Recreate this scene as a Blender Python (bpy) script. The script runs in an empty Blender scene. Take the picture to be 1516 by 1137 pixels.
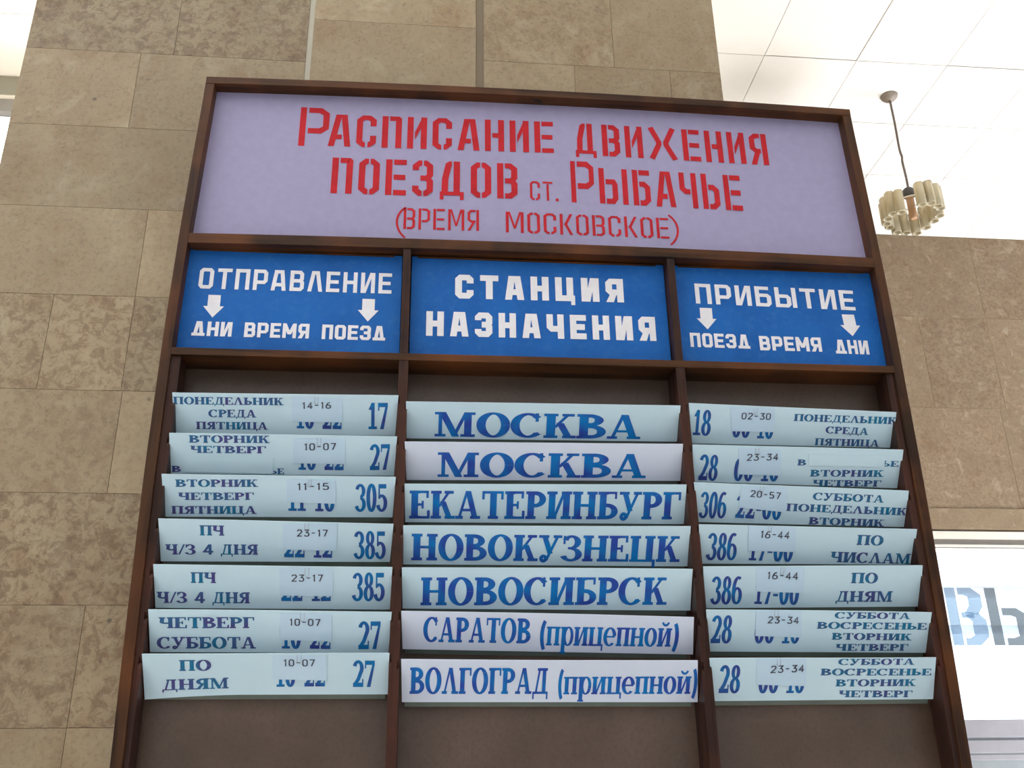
import bpy, bmesh, math, random
from mathutils import Vector, Matrix

# ------------------------------------------------------------------ camera
CAM={'loc': [-0.2146, -1.552, 1.6112], 'rot': [[0.9955078, -0.0235169, -0.0917119], [-0.093629, -0.3883925, -0.9167251], [-0.0140617, 0.9211939, -0.3888497]], 'lens': 34.4615}
scene = bpy.context.scene
COL = scene.collection
cd_ = bpy.data.cameras.new('camera'); cam = bpy.data.objects.new('camera', cd_); COL.objects.link(cam)
M4 = Matrix(CAM['rot']).to_4x4(); M4.translation = Vector(CAM['loc'])
cam.matrix_world = M4
cd_.sensor_fit = 'HORIZONTAL'; cd_.sensor_width = 36.0; cd_.lens = CAM['lens']
cd_.clip_start = 0.05; cd_.clip_end = 200
scene.camera = cam
# ------------------------------------------------------------------ world, daylight, exposure
scene.view_settings.view_transform = 'Standard'
scene.view_settings.look = 'None'
scene.view_settings.gamma = 1.0
scene.view_settings.use_curve_mapping = False
scene.view_settings.exposure = -0.18
SKY_BACK, SKY_FRONT = 0.66, 2.4
w = bpy.data.worlds.new('daylight'); scene.world = w; w.use_nodes = True
nt = w.node_tree; nt.nodes.clear()
bg = nt.nodes.new('ShaderNodeBackground'); wo = nt.nodes.new('ShaderNodeOutputWorld')
bg.inputs['Color'].default_value = (0.93, 0.96, 1.0, 1)
bg.inputs['Strength'].default_value = 1.0
# brighter sky on the sunny side beyond the windows (+y), softer behind the viewer
_tc = nt.nodes.new('ShaderNodeTexCoord'); _sp = nt.nodes.new('ShaderNodeSeparateXYZ'); _mr = nt.nodes.new('ShaderNodeMapRange')
_mr.inputs[1].default_value = -0.3; _mr.inputs[2].default_value = 0.7; _mr.inputs[3].default_value = SKY_BACK; _mr.inputs[4].default_value = SKY_FRONT
nt.links.new(_tc.outputs['Generated'], _sp.inputs[0]); nt.links.new(_sp.outputs[1], _mr.inputs[0]); nt.links.new(_mr.outputs[0], bg.inputs['Strength'])
nt.links.new(bg.outputs[0], wo.inputs[0])

def area(name, loc, target, sx, sy, power, color=(1, 1, 1)):
    l = bpy.data.lights.new(name, 'AREA'); l.shape = 'RECTANGLE'; l.size = sx; l.size_y = sy
    l.energy = power; l.color = color
    o = bpy.data.objects.new(name, l); COL.objects.link(o); o.location = loc
    o.rotation_euler = (Vector(target) - Vector(loc)).to_track_quat('-Z', 'Y').to_euler()
    return o
# daylight thrown up from the sunlit forecourt through the windows onto the ceiling
area('forecourt_daylight_right', (4.0, 5.6, 0.7), (3.0, 1.8, 5.2), 6.0, 2.0, 4000, (1.0, 0.99, 0.97))
area('forecourt_daylight_left', (-4.2, 4.6, 0.7), (-2.6, 1.6, 5.2), 6.0, 2.0, 6500, (0.97, 0.99, 1.0))
# added fill lamp out of view, brightens the ceiling near the right window wall
area('added_ceiling_fill', (6.6, 3.2, 0.7), (3.0, 2.4, 5.2), 3.0, 1.2, 640, (1.0, 0.99, 0.98))

# ------------------------------------------------------------------ helpers
def tag(o, label=None, cat=None, group=None, kind=None):
    if label: o['label'] = label
    if cat: o['category'] = cat
    if group: o['group'] = group
    if kind: o['kind'] = kind
    return o
def empty(name, loc=(0, 0, 0)):
    o = bpy.data.objects.new(name, None); COL.objects.link(o); o.location = loc
    o.empty_display_size = 0.1
    return o
class MB:
    """collects polygons of one mesh"""
    def __init__(s): s.v = []; s.f = []
    def poly(s, pts):
        i = len(s.v); s.v += [tuple(p) for p in pts]; s.f.append(tuple(range(i, i + len(pts))))
    def box(s, x0, x1, y0, y1, z0, z1):
        i = len(s.v)
        s.v += [(x, y, z) for z in (z0, z1) for y in (y0, y1) for x in (x0, x1)]
        s.f += [tuple(i + k for k in q) for q in ((0, 2, 3, 1), (4, 5, 7, 6), (0, 1, 5, 4), (2, 6, 7, 3), (0, 4, 6, 2), (1, 3, 7, 5))]
    def hexa(s, c):
        """8 corners ordered like box"""
        i = len(s.v); s.v += [tuple(p) for p in c]
        s.f += [tuple(i + k for k in q) for q in ((0, 2, 3, 1), (4, 5, 7, 6), (0, 1, 5, 4), (2, 6, 7, 3), (0, 4, 6, 2), (1, 3, 7, 5))]
    def prism_x(s, prof, x0, x1):
        """profile of (y,z) points extruded along x"""
        n = len(prof); i = len(s.v)
        s.v += [(x0, y, z) for y, z in prof] + [(x1, y, z) for y, z in prof]
        s.f.append(tuple(i + k for k in range(n))); s.f.append(tuple(i + n + k for k in reversed(range(n))))
        for k in range(n):
            a, b = k, (k + 1) % n
            s.f.append((i + a, i + n + a, i + n + b, i + b))
    def lathe(s, prof, cx, cy, n=32):
        i = len(s.v); m = len(prof)
        for k in range(n):
            a = 2 * math.pi * k / n
            s.v += [(cx + r * math.cos(a), cy + r * math.sin(a), z) for r, z in prof]
        for k in range(n):
            for j in range(m - 1):
                a = i + k * m + j; b = i + ((k + 1) % n) * m + j
                s.f.append((a, b, b + 1, a + 1))
    def tube(s, pts, r, n=8, caps=True):
        pts = [Vector(p) for p in pts]; i = len(s.v); m = len(pts)
        rr = r if isinstance(r, (list, tuple)) else [r] * m
        for j, p in enumerate(pts):
            d = (pts[min(j + 1, m - 1)] - pts[max(j - 1, 0)]).normalized()
            a = d.orthogonal().normalized() if j == 0 else (prev - d * prev.dot(d)).normalized()
            prev = a; b = d.cross(a)
            for k in range(n):
                t = 2 * math.pi * k / n
                s.v.append(tuple(p + rr[j] * (a * math.cos(t) + b * math.sin(t))))
        for j in range(m - 1):
            for k in range(n):
                k2 = (k + 1) % n
                s.f.append((i + j * n + k, i + j * n + k2, i + (j + 1) * n + k2, i + (j + 1) * n + k))
        if caps:
            s.f.append(tuple(i + k for k in reversed(range(n)))); s.f.append(tuple(i + (m - 1) * n + k for k in range(n)))
    def build(s, name, mat, parent=None, bevel=0, smooth=False, fix=True):
        me = bpy.data.meshes.new(name)
        off = Vector((0, 0, 0))
        if parent is not None and parent.get('_base') is not None: off = Vector(parent['_base'])
        me.from_pydata([tuple(Vector(v) - off) for v in s.v], [], s.f)
        if fix:
            bm = bmesh.new(); bm.from_mesh(me); bmesh.ops.recalc_face_normals(bm, faces=bm.faces); bm.to_mesh(me); bm.free()
        me.materials.append(mat)
        if smooth:
            for p in me.polygons: p.use_smooth = True
        o = bpy.data.objects.new(name, me); COL.objects.link(o)
        if parent is not None: o.parent = parent
        if bevel:
            b = o.modifiers.new('bevel', 'BEVEL'); b.width = bevel; b.segments = 2; b.limit_method = 'ANGLE'
        return o

# ------------------------------------------------------------------ materials
def new_mat(name):
    m = bpy.data.materials.new(name); m.use_nodes = True
    n = m.node_tree; b = n.nodes['Principled BSDF']
    return m, n, b
def coords(n, kind='Object', scale=(1, 1, 1)):
    tc = n.nodes.new('ShaderNodeTexCoord'); mp = n.nodes.new('ShaderNodeMapping')
    mp.inputs['Scale'].default_value = scale
    n.links.new(tc.outputs[kind], mp.inputs[0]); return mp.outputs[0]
def noise(n, vec, scale, detail=4, rough=.55, dist=0):
    t = n.nodes.new('ShaderNodeTexNoise'); t.inputs['Scale'].default_value = scale
    t.inputs['Detail'].default_value = detail; t.inputs['Roughness'].default_value = rough
    t.inputs['Distortion'].default_value = dist
    n.links.new(vec, t.inputs['Vector']); return t.outputs['Fac']
def ramp(n, fac, stops):
    r = n.nodes.new('ShaderNodeValToRGB')
    while len(r.color_ramp.elements) < len(stops): r.color_ramp.elements.new(.5)
    for e, (p, c) in zip(r.color_ramp.elements, stops):
        e.position = p; e.color = (*c, 1) if len(c) == 3 else c
    n.links.new(fac, r.inputs[0]); return r.outputs[0]
def mix(n, a, b, fac, mode='MIX'):
    m = n.nodes.new('ShaderNodeMix'); m.data_type = 'RGBA'; m.blend_type = mode
    for s, v in ((m.inputs[0], fac), (m.inputs[6], a), (m.inputs[7], b)):
        if hasattr(v, 'links') or hasattr(v, 'is_linked'): n.links.new(v, s)
        elif isinstance(v, (int, float)): s.default_value = v
        else: s.default_value = (*v, 1)
    return m.outputs[2]
def bump(n, b, h, strength=.2, dist=.002):
    bp = n.nodes.new('ShaderNodeBump'); bp.inputs['Strength'].default_value = strength; bp.inputs['Distance'].default_value = dist
    n.links.new(h, bp.inputs['Height']); n.links.new(bp.outputs[0], b.inputs['Normal'])
def plain(name, col, rough=.5, metal=0, var=.06, scale=12, spec=.5):
    m, n, b = new_mat(name)
    f = noise(n, coords(n), scale, 5)
    lo = tuple(c * (1 - var) for c in col); hi = tuple(min(1, c * (1 + var)) for c in col)
    n.links.new(ramp(n, f, [(.3, lo), (.7, hi)]), b.inputs['Base Color'])
    b.inputs['Roughness'].default_value = rough; b.inputs['Metallic'].default_value = metal
    b.inputs['Specular IOR Level'].default_value = spec
    return m
def wood(name, axis, dark, lit, red):
    m, n, b = new_mat(name)
    sc = [60, 60, 60]; sc['xyz'.index(axis)] = 2.5
    f = noise(n, coords(n, 'Object', sc), 1.0, 6, .6, .6)
    g = noise(n, coords(n), 7, 3)
    c = ramp(n, f, [(.3, dark), (.62, lit)])
    c = mix(n, c, red, ramp(n, g, [(.45, (0, 0, 0)), (.72, (.7, .7, .7))]))
    n.links.new(c, b.inputs['Base Color'])
    b.inputs['Roughness'].default_value = .45; b.inputs['Specular IOR Level'].default_value = .2
    bump(n, b, f, .25, .0015)
    return m
WOOD_X = wood('stained_wood_across', 'x', (.014, .006, .003), (.085, .032, .010), (.17, .052, .013))
WOOD_Z = wood('stained_wood_upright', 'z', (.014, .006, .003), (.075, .029, .010), (.15, .046, .012))
WOOD_D = wood('dark_wood_batten', 'z', (.012, .006, .004), (.055, .021, .014), (.095, .028, .016))

def stone(name, tones, mott, rough=.6):
    m, n, b = new_mat(name)
    v = coords(n)
    at = n.nodes.new('ShaderNodeAttribute'); at.attribute_name = 'slab'
    sep = n.nodes.new('ShaderNodeSeparateColor'); n.links.new(at.outputs['Color'], sep.inputs[0])
    # each slab gets its own patch of the pattern
    comb = n.nodes.new('ShaderNodeVectorMath'); comb.operation = 'MULTIPLY_ADD'
    n.links.new(at.outputs['Color'], comb.inputs[0]); comb.inputs[1].default_value = (37, 53, 71); n.links.new(v, comb.inputs[2])
    v2 = comb.outputs[0]
    f1 = noise(n, v2, 5, 8, .6, .4)
    f2 = noise(n, v2, 46, 7, .74, .5)
    f3 = noise(n, v2, 120, 5, .75)
    f4 = noise(n, v2, 12, 5, .6, .8)
    base = ramp(n, f1, [(.3, tones[0]), (.7, tones[1])])
    blot = ramp(n, f2, [(.46, (0, 0, 0)), (.57, (1, 1, 1))])
    am = n.nodes.new('ShaderNodeMath'); am.operation = 'MULTIPLY'
    n.links.new(blot, am.inputs[0]); n.links.new(sep.outputs[1], am.inputs[1])
    c = mix(n, base, mott, am.outputs[0])
    light = ramp(n, f4, [(.56, (0, 0, 0)), (.7, (.45, .45, .45))])
    c = mix(n, c, tones[2], light)
    c = mix(n, c, (.62, .62, .62), ramp(n, f3, [(.5, (0, 0, 0)), (.68, (.7, .7, .7))]), 'MULTIPLY')
    c = mix(n, c, (.80, .66, .54), ramp(n, noise(n, v2, 9, 7, .72, .3), [(.5, (0, 0, 0)), (.68, (.7, .7, .7))]), 'MULTIPLY')
    tone = n.nodes.new('ShaderNodeMapRange'); tone.inputs[3].default_value = .78; tone.inputs[4].default_value = 1.16
    n.links.new(sep.outputs[0], tone.inputs[0])
    cc = n.nodes.new('ShaderNodeCombineColor')
    for k in range(3): n.links.new(tone.outputs[0], cc.inputs[k])
    c = mix(n, c, cc.outputs[0], 1.0, 'MULTIPLY')
    # a few dark pits
    pv = n.nodes.new('ShaderNodeTexVoronoi'); pv.inputs['Scale'].default_value = 9; n.links.new(v2, pv.inputs['Vector'])
    c = mix(n, c, (.09, .07, .05), ramp(n, pv.outputs['Distance'], [(.03, (.8, .8, .8)), (.055, (0, 0, 0))]))
    n.links.new(c, b.inputs['Base Color']); b.inputs['Roughness'].default_value = rough
    bump(n, b, f2, .12, .001)
    return m
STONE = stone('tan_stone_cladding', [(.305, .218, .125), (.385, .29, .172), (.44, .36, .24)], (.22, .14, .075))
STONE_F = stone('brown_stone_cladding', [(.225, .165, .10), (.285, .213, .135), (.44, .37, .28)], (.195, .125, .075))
MORTAR = plain('mortar', (.48, .37, .23), .9)
MORTAR_L = plain('pale_mortar_strip', (.48, .43, .34), .8)
MORTAR_D = plain('dark_mortar_strip', (.21, .155, .10), .8)

TITLE_M = plain('lavender_board', (.355, .315, .475), .55, 0, .04, 60, .25)
RED = plain('red_paint', (.50, .018, .025), .6, 0, .12, 40, .15)
def blue_mat():
    m, n, b = new_mat('blue_paper')
    v = coords(n); f = noise(n, v, 9, 6, .6); g = noise(n, v, 90, 3)
    c = ramp(n, f, [(.3, (.007, .095, .36)), (.72, (.012, .135, .46))])
    c = mix(n, c, (.04, .17, .43), ramp(n, g, [(.5, (0, 0, 0)), (.8, (.4, .4, .4))]))
    n.links.new(c, b.inputs['Base Color']); b.inputs['Roughness'].default_value = .55; b.inputs['Specular IOR Level'].default_value = .2
    bump(n, b, noise(n, v, 6, 2), .3, .004)
    return m
BLUE_M = blue_mat()
WHITE = plain('white_paint', (.82, .78, .80), .5, 0, .04, 60)
def paper(name, a, c2):
    m, n, b = new_mat(name)
    v = coords(n); f = noise(n, v, 7, 4)
    n.links.new(ramp(n, f, [(.3, a), (.7, c2)]), b.inputs['Base Color']); b.inputs['Roughness'].default_value = .6; b.inputs['Specular IOR Level'].default_value = .25
    return m
PAPER_A = paper('pale_blue_card', (.62, .80, .89), (.69, .86, .94))
PAPER_B = paper('pale_lilac_card', (.74, .79, .93), (.79, .84, .96))
PAPER_S = paper('white_slip', (.58, .75, .90), (.64, .80, .93))
def ink(name, a, b2, scale):
    m, n, b = new_mat(name)
    f = noise(n, coords(n), scale, 2)
    n.links.new(ramp(n, f, [(.38, a), (.62, b2)]), b.inputs['Base Color']); b.inputs['Roughness'].default_value = .6; b.inputs['Specular IOR Level'].default_value = .15
    return m
INK_D = ink('blue_print', (.03, .075, .40), (.004, .20, .56), 22)
INK_N = ink('blue_violet_print', (.045, .065, .30), (.008, .18, .46), 26)
INK_W = ink('violet_teal_print', (.085, .07, .25), (.015, .19, .34), 16)
INK_P = plain('black_print', (.05, .05, .08), .6)
HOLDER = plain('grey_green_holder', (.11, .135, .11), .35, 0, .15, 20)
STEEL = plain('steel_wire', (.5, .5, .52), .3, 1)
def hardboard():
    m, n, b = new_mat('brown_hardboard')
    v = coords(n); f = noise(n, v, 5, 6, .6); g = noise(n, v, 160, 3)
    c = ramp(n, f, [(.3, (.075, .045, .03)), (.7, (.135, .085, .062))])
    c = mix(n, c, (.6, .6, .6), ramp(n, g, [(.45, (0, 0, 0)), (.75, (.6, .6, .6))]), 'MULTIPLY')
    n.links.new(c, b.inputs['Base Color']); b.inputs['Roughness'].default_value = .33
    bump(n, b, g, .15, .001)
    return m
HARD = hardboard()

# ------------------------------------------------------------------ lettering: hand-built alphabets (cap height 1)
def stroke(pts, tx, ty=None, closed=False):
    """ribbon along a centre line; tx = thickness of uprights, ty = of horizontals"""
    ty = tx if ty is None else ty
    P = [Vector(p) for p in pts]; n = len(P); L = []; R_ = []
    for i in range(n):
        if closed: a, b, c = P[i - 1], P[i], P[(i + 1) % n]
        else: a, b, c = P[max(i - 1, 0)], P[i], P[min(i + 1, n - 1)]
        d1 = (b - a).normalized() if (b - a).length > 1e-9 else (c - b).normalized()
        d2 = (c - b).normalized() if (c - b).length > 1e-9 else d1
        n1 = Vector((-d1.y, d1.x)); n2 = Vector((-d2.y, d2.x))
        mm = (n1 + n2).normalized(); k = 1 / max(.45, mm.dot(n1))
        o = Vector((mm.x * k * tx / 2, mm.y * k * ty / 2))
        L.append(b + o); R_.append(b - o)
    q = []
    for i in range(n if closed else n - 1):
        j = (i + 1) % n
        q.append([R_[i], R_[j], L[j], L[i]])
    return q
def rect(x0, y0, x1, y1): return [[(x0, y0), (x1, y0), (x1, y1), (x0, y1)]]
def para(xb, xt, T, y0=0, y1=1): return [[(xb, y0), (xb + T, y0), (xt + T, y1), (xt, y1)]]
def arc(cx, cy, rx, ry, a0, a1, n=14):
    return [(cx + rx * math.cos(math.radians(a0 + (a1 - a0) * i / n)), cy + ry * math.sin(math.radians(a0 + (a1 - a0) * i / n))) for i in range(n + 1)]
def mirror(g):
    w_, p = g; return w_, [[(w_ - x, y) for x, y in reversed([tuple(q) for q in pl])] for pl in p]

# --- slab serif
T, t, SH, E = .25, .135, .105, .07
def stem(x, T_=T, y0=0, y1=1, top=True, bot=True):
    p = rect(x, y0, x + T_, y1)
    if bot: p += rect(x - E, y0, x + T_ + E, y0 + SH)
    if top: p += rect(x - E, y1 - SH, x + T_ + E, y1)
    return p
def bowl(x, xr, y0, y1, T_=T, t_=t):
    ry = (y1 - y0) / 2 - t_ / 2; cy = (y0 + y1) / 2; rx = min((xr - x) * .62, .3); cx = xr - rx - T_ / 2 + .0
    c = arc(cx, cy, rx, ry, -90, 90)
    return stroke([(x, y0 + t_ / 2)] + c + [(x, y1 - t_ / 2)], T_, t_)
def ring(x0, x1, y0=-.015, y1=1.015, T_=T, t_=.085):
    return stroke(arc((x0 + x1) / 2, (y0 + y1) / 2, (x1 - x0 - T_) / 2, (y1 - y0 - t_) / 2, 0, 360, 32)[:-1], T_, t_, True)
def serif(ch):
    x = E
    if ch == 'В': return .82, stem(x) + bowl(x + T, .74, .5, 1) + bowl(x + T, .82, 0, .56)
    if ch == 'Р': return .76, stem(x) + bowl(x + T, .76, .42, 1)
    if ch == 'Ь': return .76, stem(x) + bowl(x + T, .76, 0, .56)
    if ch == 'Б': return .78, stem(x) + bowl(x + T, .78, 0, .57) + rect(x, .915, .72, 1) + rect(.64, .74, .72, 1)
    if ch == 'Е': return .76, stem(x) + rect(x, 0, .74, .09) + rect(x, .91, .7, 1) + rect(x, .46, .52, .55) + rect(.66, 0, .76, .3) + rect(.62, .74, .71, 1) + rect(.45, .36, .53, .64)
    if ch == 'Г': return .70, stem(x) + rect(x, .91, .68, 1) + rect(.6, .7, .69, 1)
    if ch == 'Т': return .84, stem(.32, top=False) + rect(.02, .91, .82, 1) + rect(.02, .7, .11, 1) + rect(.73, .7, .82, 1)
    if ch == 'П': return .94, stem(x) + stem(.94 - E - T) + rect(x, .9, .9, 1)
    if ch == 'Н': return .94, stem(x) + stem(.94 - E - T) + rect(x, .45, .8, .55)
    if ch in 'ИЙ':
        p = stem(x) + stem(.94 - E - T) + para(x + T - .06, .94 - E - T - .06, .12, .1, .9)
        if ch == 'Й': p += stroke(arc(.47, 1.28, .17, .16, 190, 350), .09)
        return .94, p
    if ch == 'К': return .88, stem(x) + para(.24, .6, .11, .42, .95) + para(.6, .34, .21, 0, .62) + rect(.52, 0, .9, SH) + rect(.5, 1 - SH, .84, 1)
    if ch == 'А': return .94, para(.09, .38, .1) + para(.64, .36, .21) + rect(.2, .27, .7, .36) + rect(0, 0, .29, SH) + rect(.56, 0, .94, SH)
    if ch == 'Л': return .92, para(.09, .38, .1) + para(.62, .36, .21) + rect(0, 0, .29, SH) + rect(.54, 0, .92, SH)
    if ch == 'Д': return .92, para(.16, .34, .11, .06, 1) + rect(.56, .05, .76, 1) + rect(.26, 1 - SH, .84, 1) + rect(.02, 0, .9, .09) + rect(.02, -.2, .11, .09) + rect(.81, -.2, .9, .09)
    if ch == 'М': return 1.1, rect(.1, 0, .2, 1) + rect(.8, 0, 1.0, 1) + para(.47, .1, .2) + para(.47, .8, .1) + rect(0, 0, .3, SH) + rect(.7, 0, 1.1, SH) + rect(0, 1 - SH, .28, 1) + rect(.82, 1 - SH, 1.1, 1)
    if ch == 'У': return .86, para(.34, .1, .2, .3, 1) + para(.24, .66, .11, .02, 1) + rect(0, 1 - SH, .38, 1) + rect(.54, 1 - SH, .86, 1) + stroke(arc(.2, .1, .09, .09, 0, 360, 12)[:-1], .13, .13, True)
    if ch == 'Ц': return .98, stem(x, bot=False) + stem(.94 - E - T, bot=False) + rect(x - E, 0, .96, .09) + rect(.87, -.22, .98, .09)
    if ch == 'Ч': return .88, stem(.88 - E - T) + stem(x, y0=.6, bot=False) + stroke([(x + T / 2, .66)] + arc(.36, .6, .19, .14, 180, 270, 6) + [(.66, .47)], T, t)
    if ch == 'Я': return mirror((.82, stem(x) + bowl(x + T, .76, .42, 1) + para(.56, .3, .2, 0, .46) + rect(.5, 0, .84, SH)))
    if ch == 'О': return .92, ring(0, .92)
    if ch == 'С': return .86, stroke(arc(.46, .5, .36, .465, 42, 318, 24), T, .09) + rect(.66, .66, .75, 1) + rect(.68, .12, .76, .22)
    if ch == 'З': return .72, stroke(arc(.32, .74, .24, .22, 160, -80, 16), T * .95, .09) + stroke(arc(.32, .265, .29, .225, 90, -165, 18), T, .09) + rect(.2, .46, .38, .55) + rect(.02, .66, .1, .98)
    if ch == 'Ы': return 1.14, stem(x) + bowl(x + T, .7, 0, .56) + stem(1.14 - E - T)
    if ch == '(': return .3, stroke(arc(.5, .5, .4, .56, 130, 230, 12), .21, .1)
    if ch == ')': return .3, stroke(arc(-.2, .5, .4, .56, 50, -50, 12), .21, .1)
    if ch == '/': return .5, para(0, .38, .12)
    if ch == '-': return .4, rect(.04, .36, .36, .47)
    # digits
    if ch == '0': return .62, ring(0, .62, T_=.225)
    if ch == '1': return .5, rect(.17, 0, .36, 1) + rect(.02, 0, .5, SH) + para(.02, .17, .19, .74, .98)
    if ch == '2': return .62, stroke(arc(.3, .72, .205, .235, 165, -20, 14) + [(.32, .3), (.1, .06)], .215, .11) + rect(.02, 0, .6, .16) + rect(.53, 0, .6, .3)
    if ch == '3': return .62, stroke(arc(.28, .745, .205, .21, 165, -90, 16), .215, .1) + stroke(arc(.28, .265, .235, .225, 90, -165, 18), .225, .1)
    if ch == '4': return .78, para(.02, .42, .2, .26, 1) + rect(.02, .2, .78, .36) + rect(.44, 0, .65, 1)
    if ch == '5': return .62, stroke(arc(.28, .31, .235, .27, 130, -165, 18), .225, .1) + rect(.08, .84, .56, 1) + rect(.08, .46, .17, 1)
    if ch == '6': return .64, stroke(arc(.32, .31, .22, .27, 0, 360, 24)[:-1], .22, .09, True) + stroke([(.1, .34)] + arc(.36, .5, .26, .465, 170, 62, 12), .215, .1)
    if ch == '7': return .58, rect(.02, .84, .57, 1) + rect(.02, .7, .09, 1) + [[(.14, 0), (.35, 0), (.57, .86), (.44, .86)]]
    if ch == '8': return .62, ring(.05, .57, .49, 1.015, .2, .09) + ring(0, .62, -.015, .56, .22, .09)
    # lower case (x-height 1)
    if ch == 'п': return .9, stem(x) + stem(.9 - E - T) + rect(x, .9, .86, 1)
    if ch == 'р': return .86, stem(x, y0=-.42) + ring(.16, .86, T_=.19)
    if ch == 'и': return .94, stem(x) + stem(.94 - E - T) + para(x + T - .06, .94 - E - T - .06, .12, .1, .9)
    if ch == 'й': return .94, serif('и')[1] + stroke(arc(.47, 1.36, .2, .2, 190, 350), .13)
    if ch == 'ц': return .98, stem(x, bot=False) + stem(.94 - E - T, bot=False) + rect(x - E, 0, .96, .1) + rect(.87, -.26, .98, .1)
    if ch == 'е': return .8, stroke(arc(.4, .5, .31, .465, 5, 315, 24), T * .95, .09) + rect(.14, .46, .74, .55)
    if ch == 'н': return .92, serif('Н')[1]
    if ch == 'о': return .84, ring(0, .84)
    return .45, []

# --- square sans (white lettering)
def block(ch, tb=.17, w_=.68, th=.17):
    """tb = width of the uprights, th = height of the level strokes"""
    l, r, b, tp, m, c = tb / 2, w_ - tb / 2, th / 2, 1 - th / 2, .5, .09
    S_ = lambda pts, cl=False: stroke(pts, tb, th, cl)
    st = rect(0, 0, tb, 1); rt = rect(w_ - tb, 0, w_, 1); top = rect(0, 1 - th, w_, 1)
    if ch == 'О': return w_, S_([(l + c, b), (r - c, b), (r, b + c), (r, tp - c), (r - c, tp), (l + c, tp), (l, tp - c), (l, b + c)], True)
    if ch == 'Т': return w_, top + rect(w_ / 2 - tb / 2, 0, w_ / 2 + tb / 2, 1)
    if ch == 'П': return w_, st + rt + top
    if ch == 'Р': return w_, st + S_([(l, tp), (r - c, tp), (r, tp - c), (r, .38 + c), (r - c, .38), (l, .38)])
    if ch == 'А': return w_ * 1.05, para(0, w_ * .2, tb) + para(w_ * 1.05 - tb, w_ * .85 - tb, tb) + rect(w_ * .2, 1 - th, w_ * .85, 1) + rect(w_ * .14, .2, w_ * .92, .2 + th)
    if ch == 'В': return w_, st + S_([(l, tp), (r - c - .03, tp), (r - .03, tp - c), (r - .03, m + c), (r - c - .03, m), (l, m)]) + S_([(l, m), (r - c, m), (r, m - c), (r, b + c), (r - c, b), (l, b)])
    if ch == 'Л': return w_ * 1.05, para(0, w_ * .26, tb) + para(w_ * 1.05 - tb, w_ * .79 - tb, tb) + rect(w_ * .26, 1 - th, w_ * .79, 1)
    if ch == 'Е': return w_ * .94, st + rect(0, 0, w_ * .94, th) + rect(0, 1 - th, w_ * .94, 1) + rect(0, m - th / 2, w_ * .86, m + th / 2)
    if ch == 'Н': return w_, st + rt + rect(0, m - th / 2, w_, m + th / 2)
    if ch == 'И': return w_, st + rt + [[(tb * .5, 0), (tb * 1.3, 0), (w_ - tb * .5, 1), (w_ - tb * 1.3, 1)]]
    if ch == 'Д': return w_ * 1.15, rect(0, 0, w_ * 1.15, th) + para(w_ * .1, w_ * .34, tb) + para(w_ * 1.05 - tb, w_ * .84 - tb, tb) + rect(w_ * .34, 1 - th * .8, w_ * .84, 1)
    if ch == 'М': return w_ * 1.25, st + rect(w_ * 1.25 - tb, 0, w_ * 1.25, 1) + para(w_ * .625 - tb * .5, 0, tb, .25, 1) + para(w_ * .625 - tb * .5, w_ * 1.25 - tb, tb, .25, 1)
    if ch == 'Я': return w_, rt + S_([(r, tp), (l + c, tp), (l, tp - c), (l, .42 + c), (l + c, .42), (r, .42)]) + [[(0, 0), (tb * 1.15, 0), (w_ * .66, .44), (w_ * .32, .44)]]
    if ch == 'З': return w_, S_([(l, .68), (l, tp - c), (l + c, tp), (r - c, tp), (r, tp - c), (r, m + c), (r - c, m), (l + .16, m)]) + S_([(r - c, m), (r, m - c), (r, b + c), (r - c, b), (l + c, b), (l, b + c), (l, .32)])
    if ch == 'С': return w_, S_([(r, .64), (r, tp - c), (r - c, tp), (l + c, tp), (l, tp - c), (l, b + c), (l + c, b), (r - c, b), (r, b + c), (r, .36)])
    if ch == 'Ц': return w_ * 1.08, st + rt + rect(0, 0, w_ * 1.08, th) + rect(w_ * 1.08 - tb * .6, -.16, w_ * 1.08, th)
    if ch == 'Ч': return w_, rt + S_([(l, 1), (l, .4 + c), (l + c, .4), (r, .4)])
    if ch == 'Б': return w_, st + rect(0, 1 - th, w_ * .88, 1) + S_([(l, .56), (r - c, .56), (r, .56 - c), (r, b + c), (r - c, b), (l, b)])
    if ch == 'Ы': return w_ * 1.35, st + S_([(l, .56), (r - c, .56), (r, .56 - c), (r, b + c), (r - c, b), (l, b)]) + rect(w_ * 1.35 - tb, 0, w_ * 1.35, 1)
    return w_ * .75, []

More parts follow.
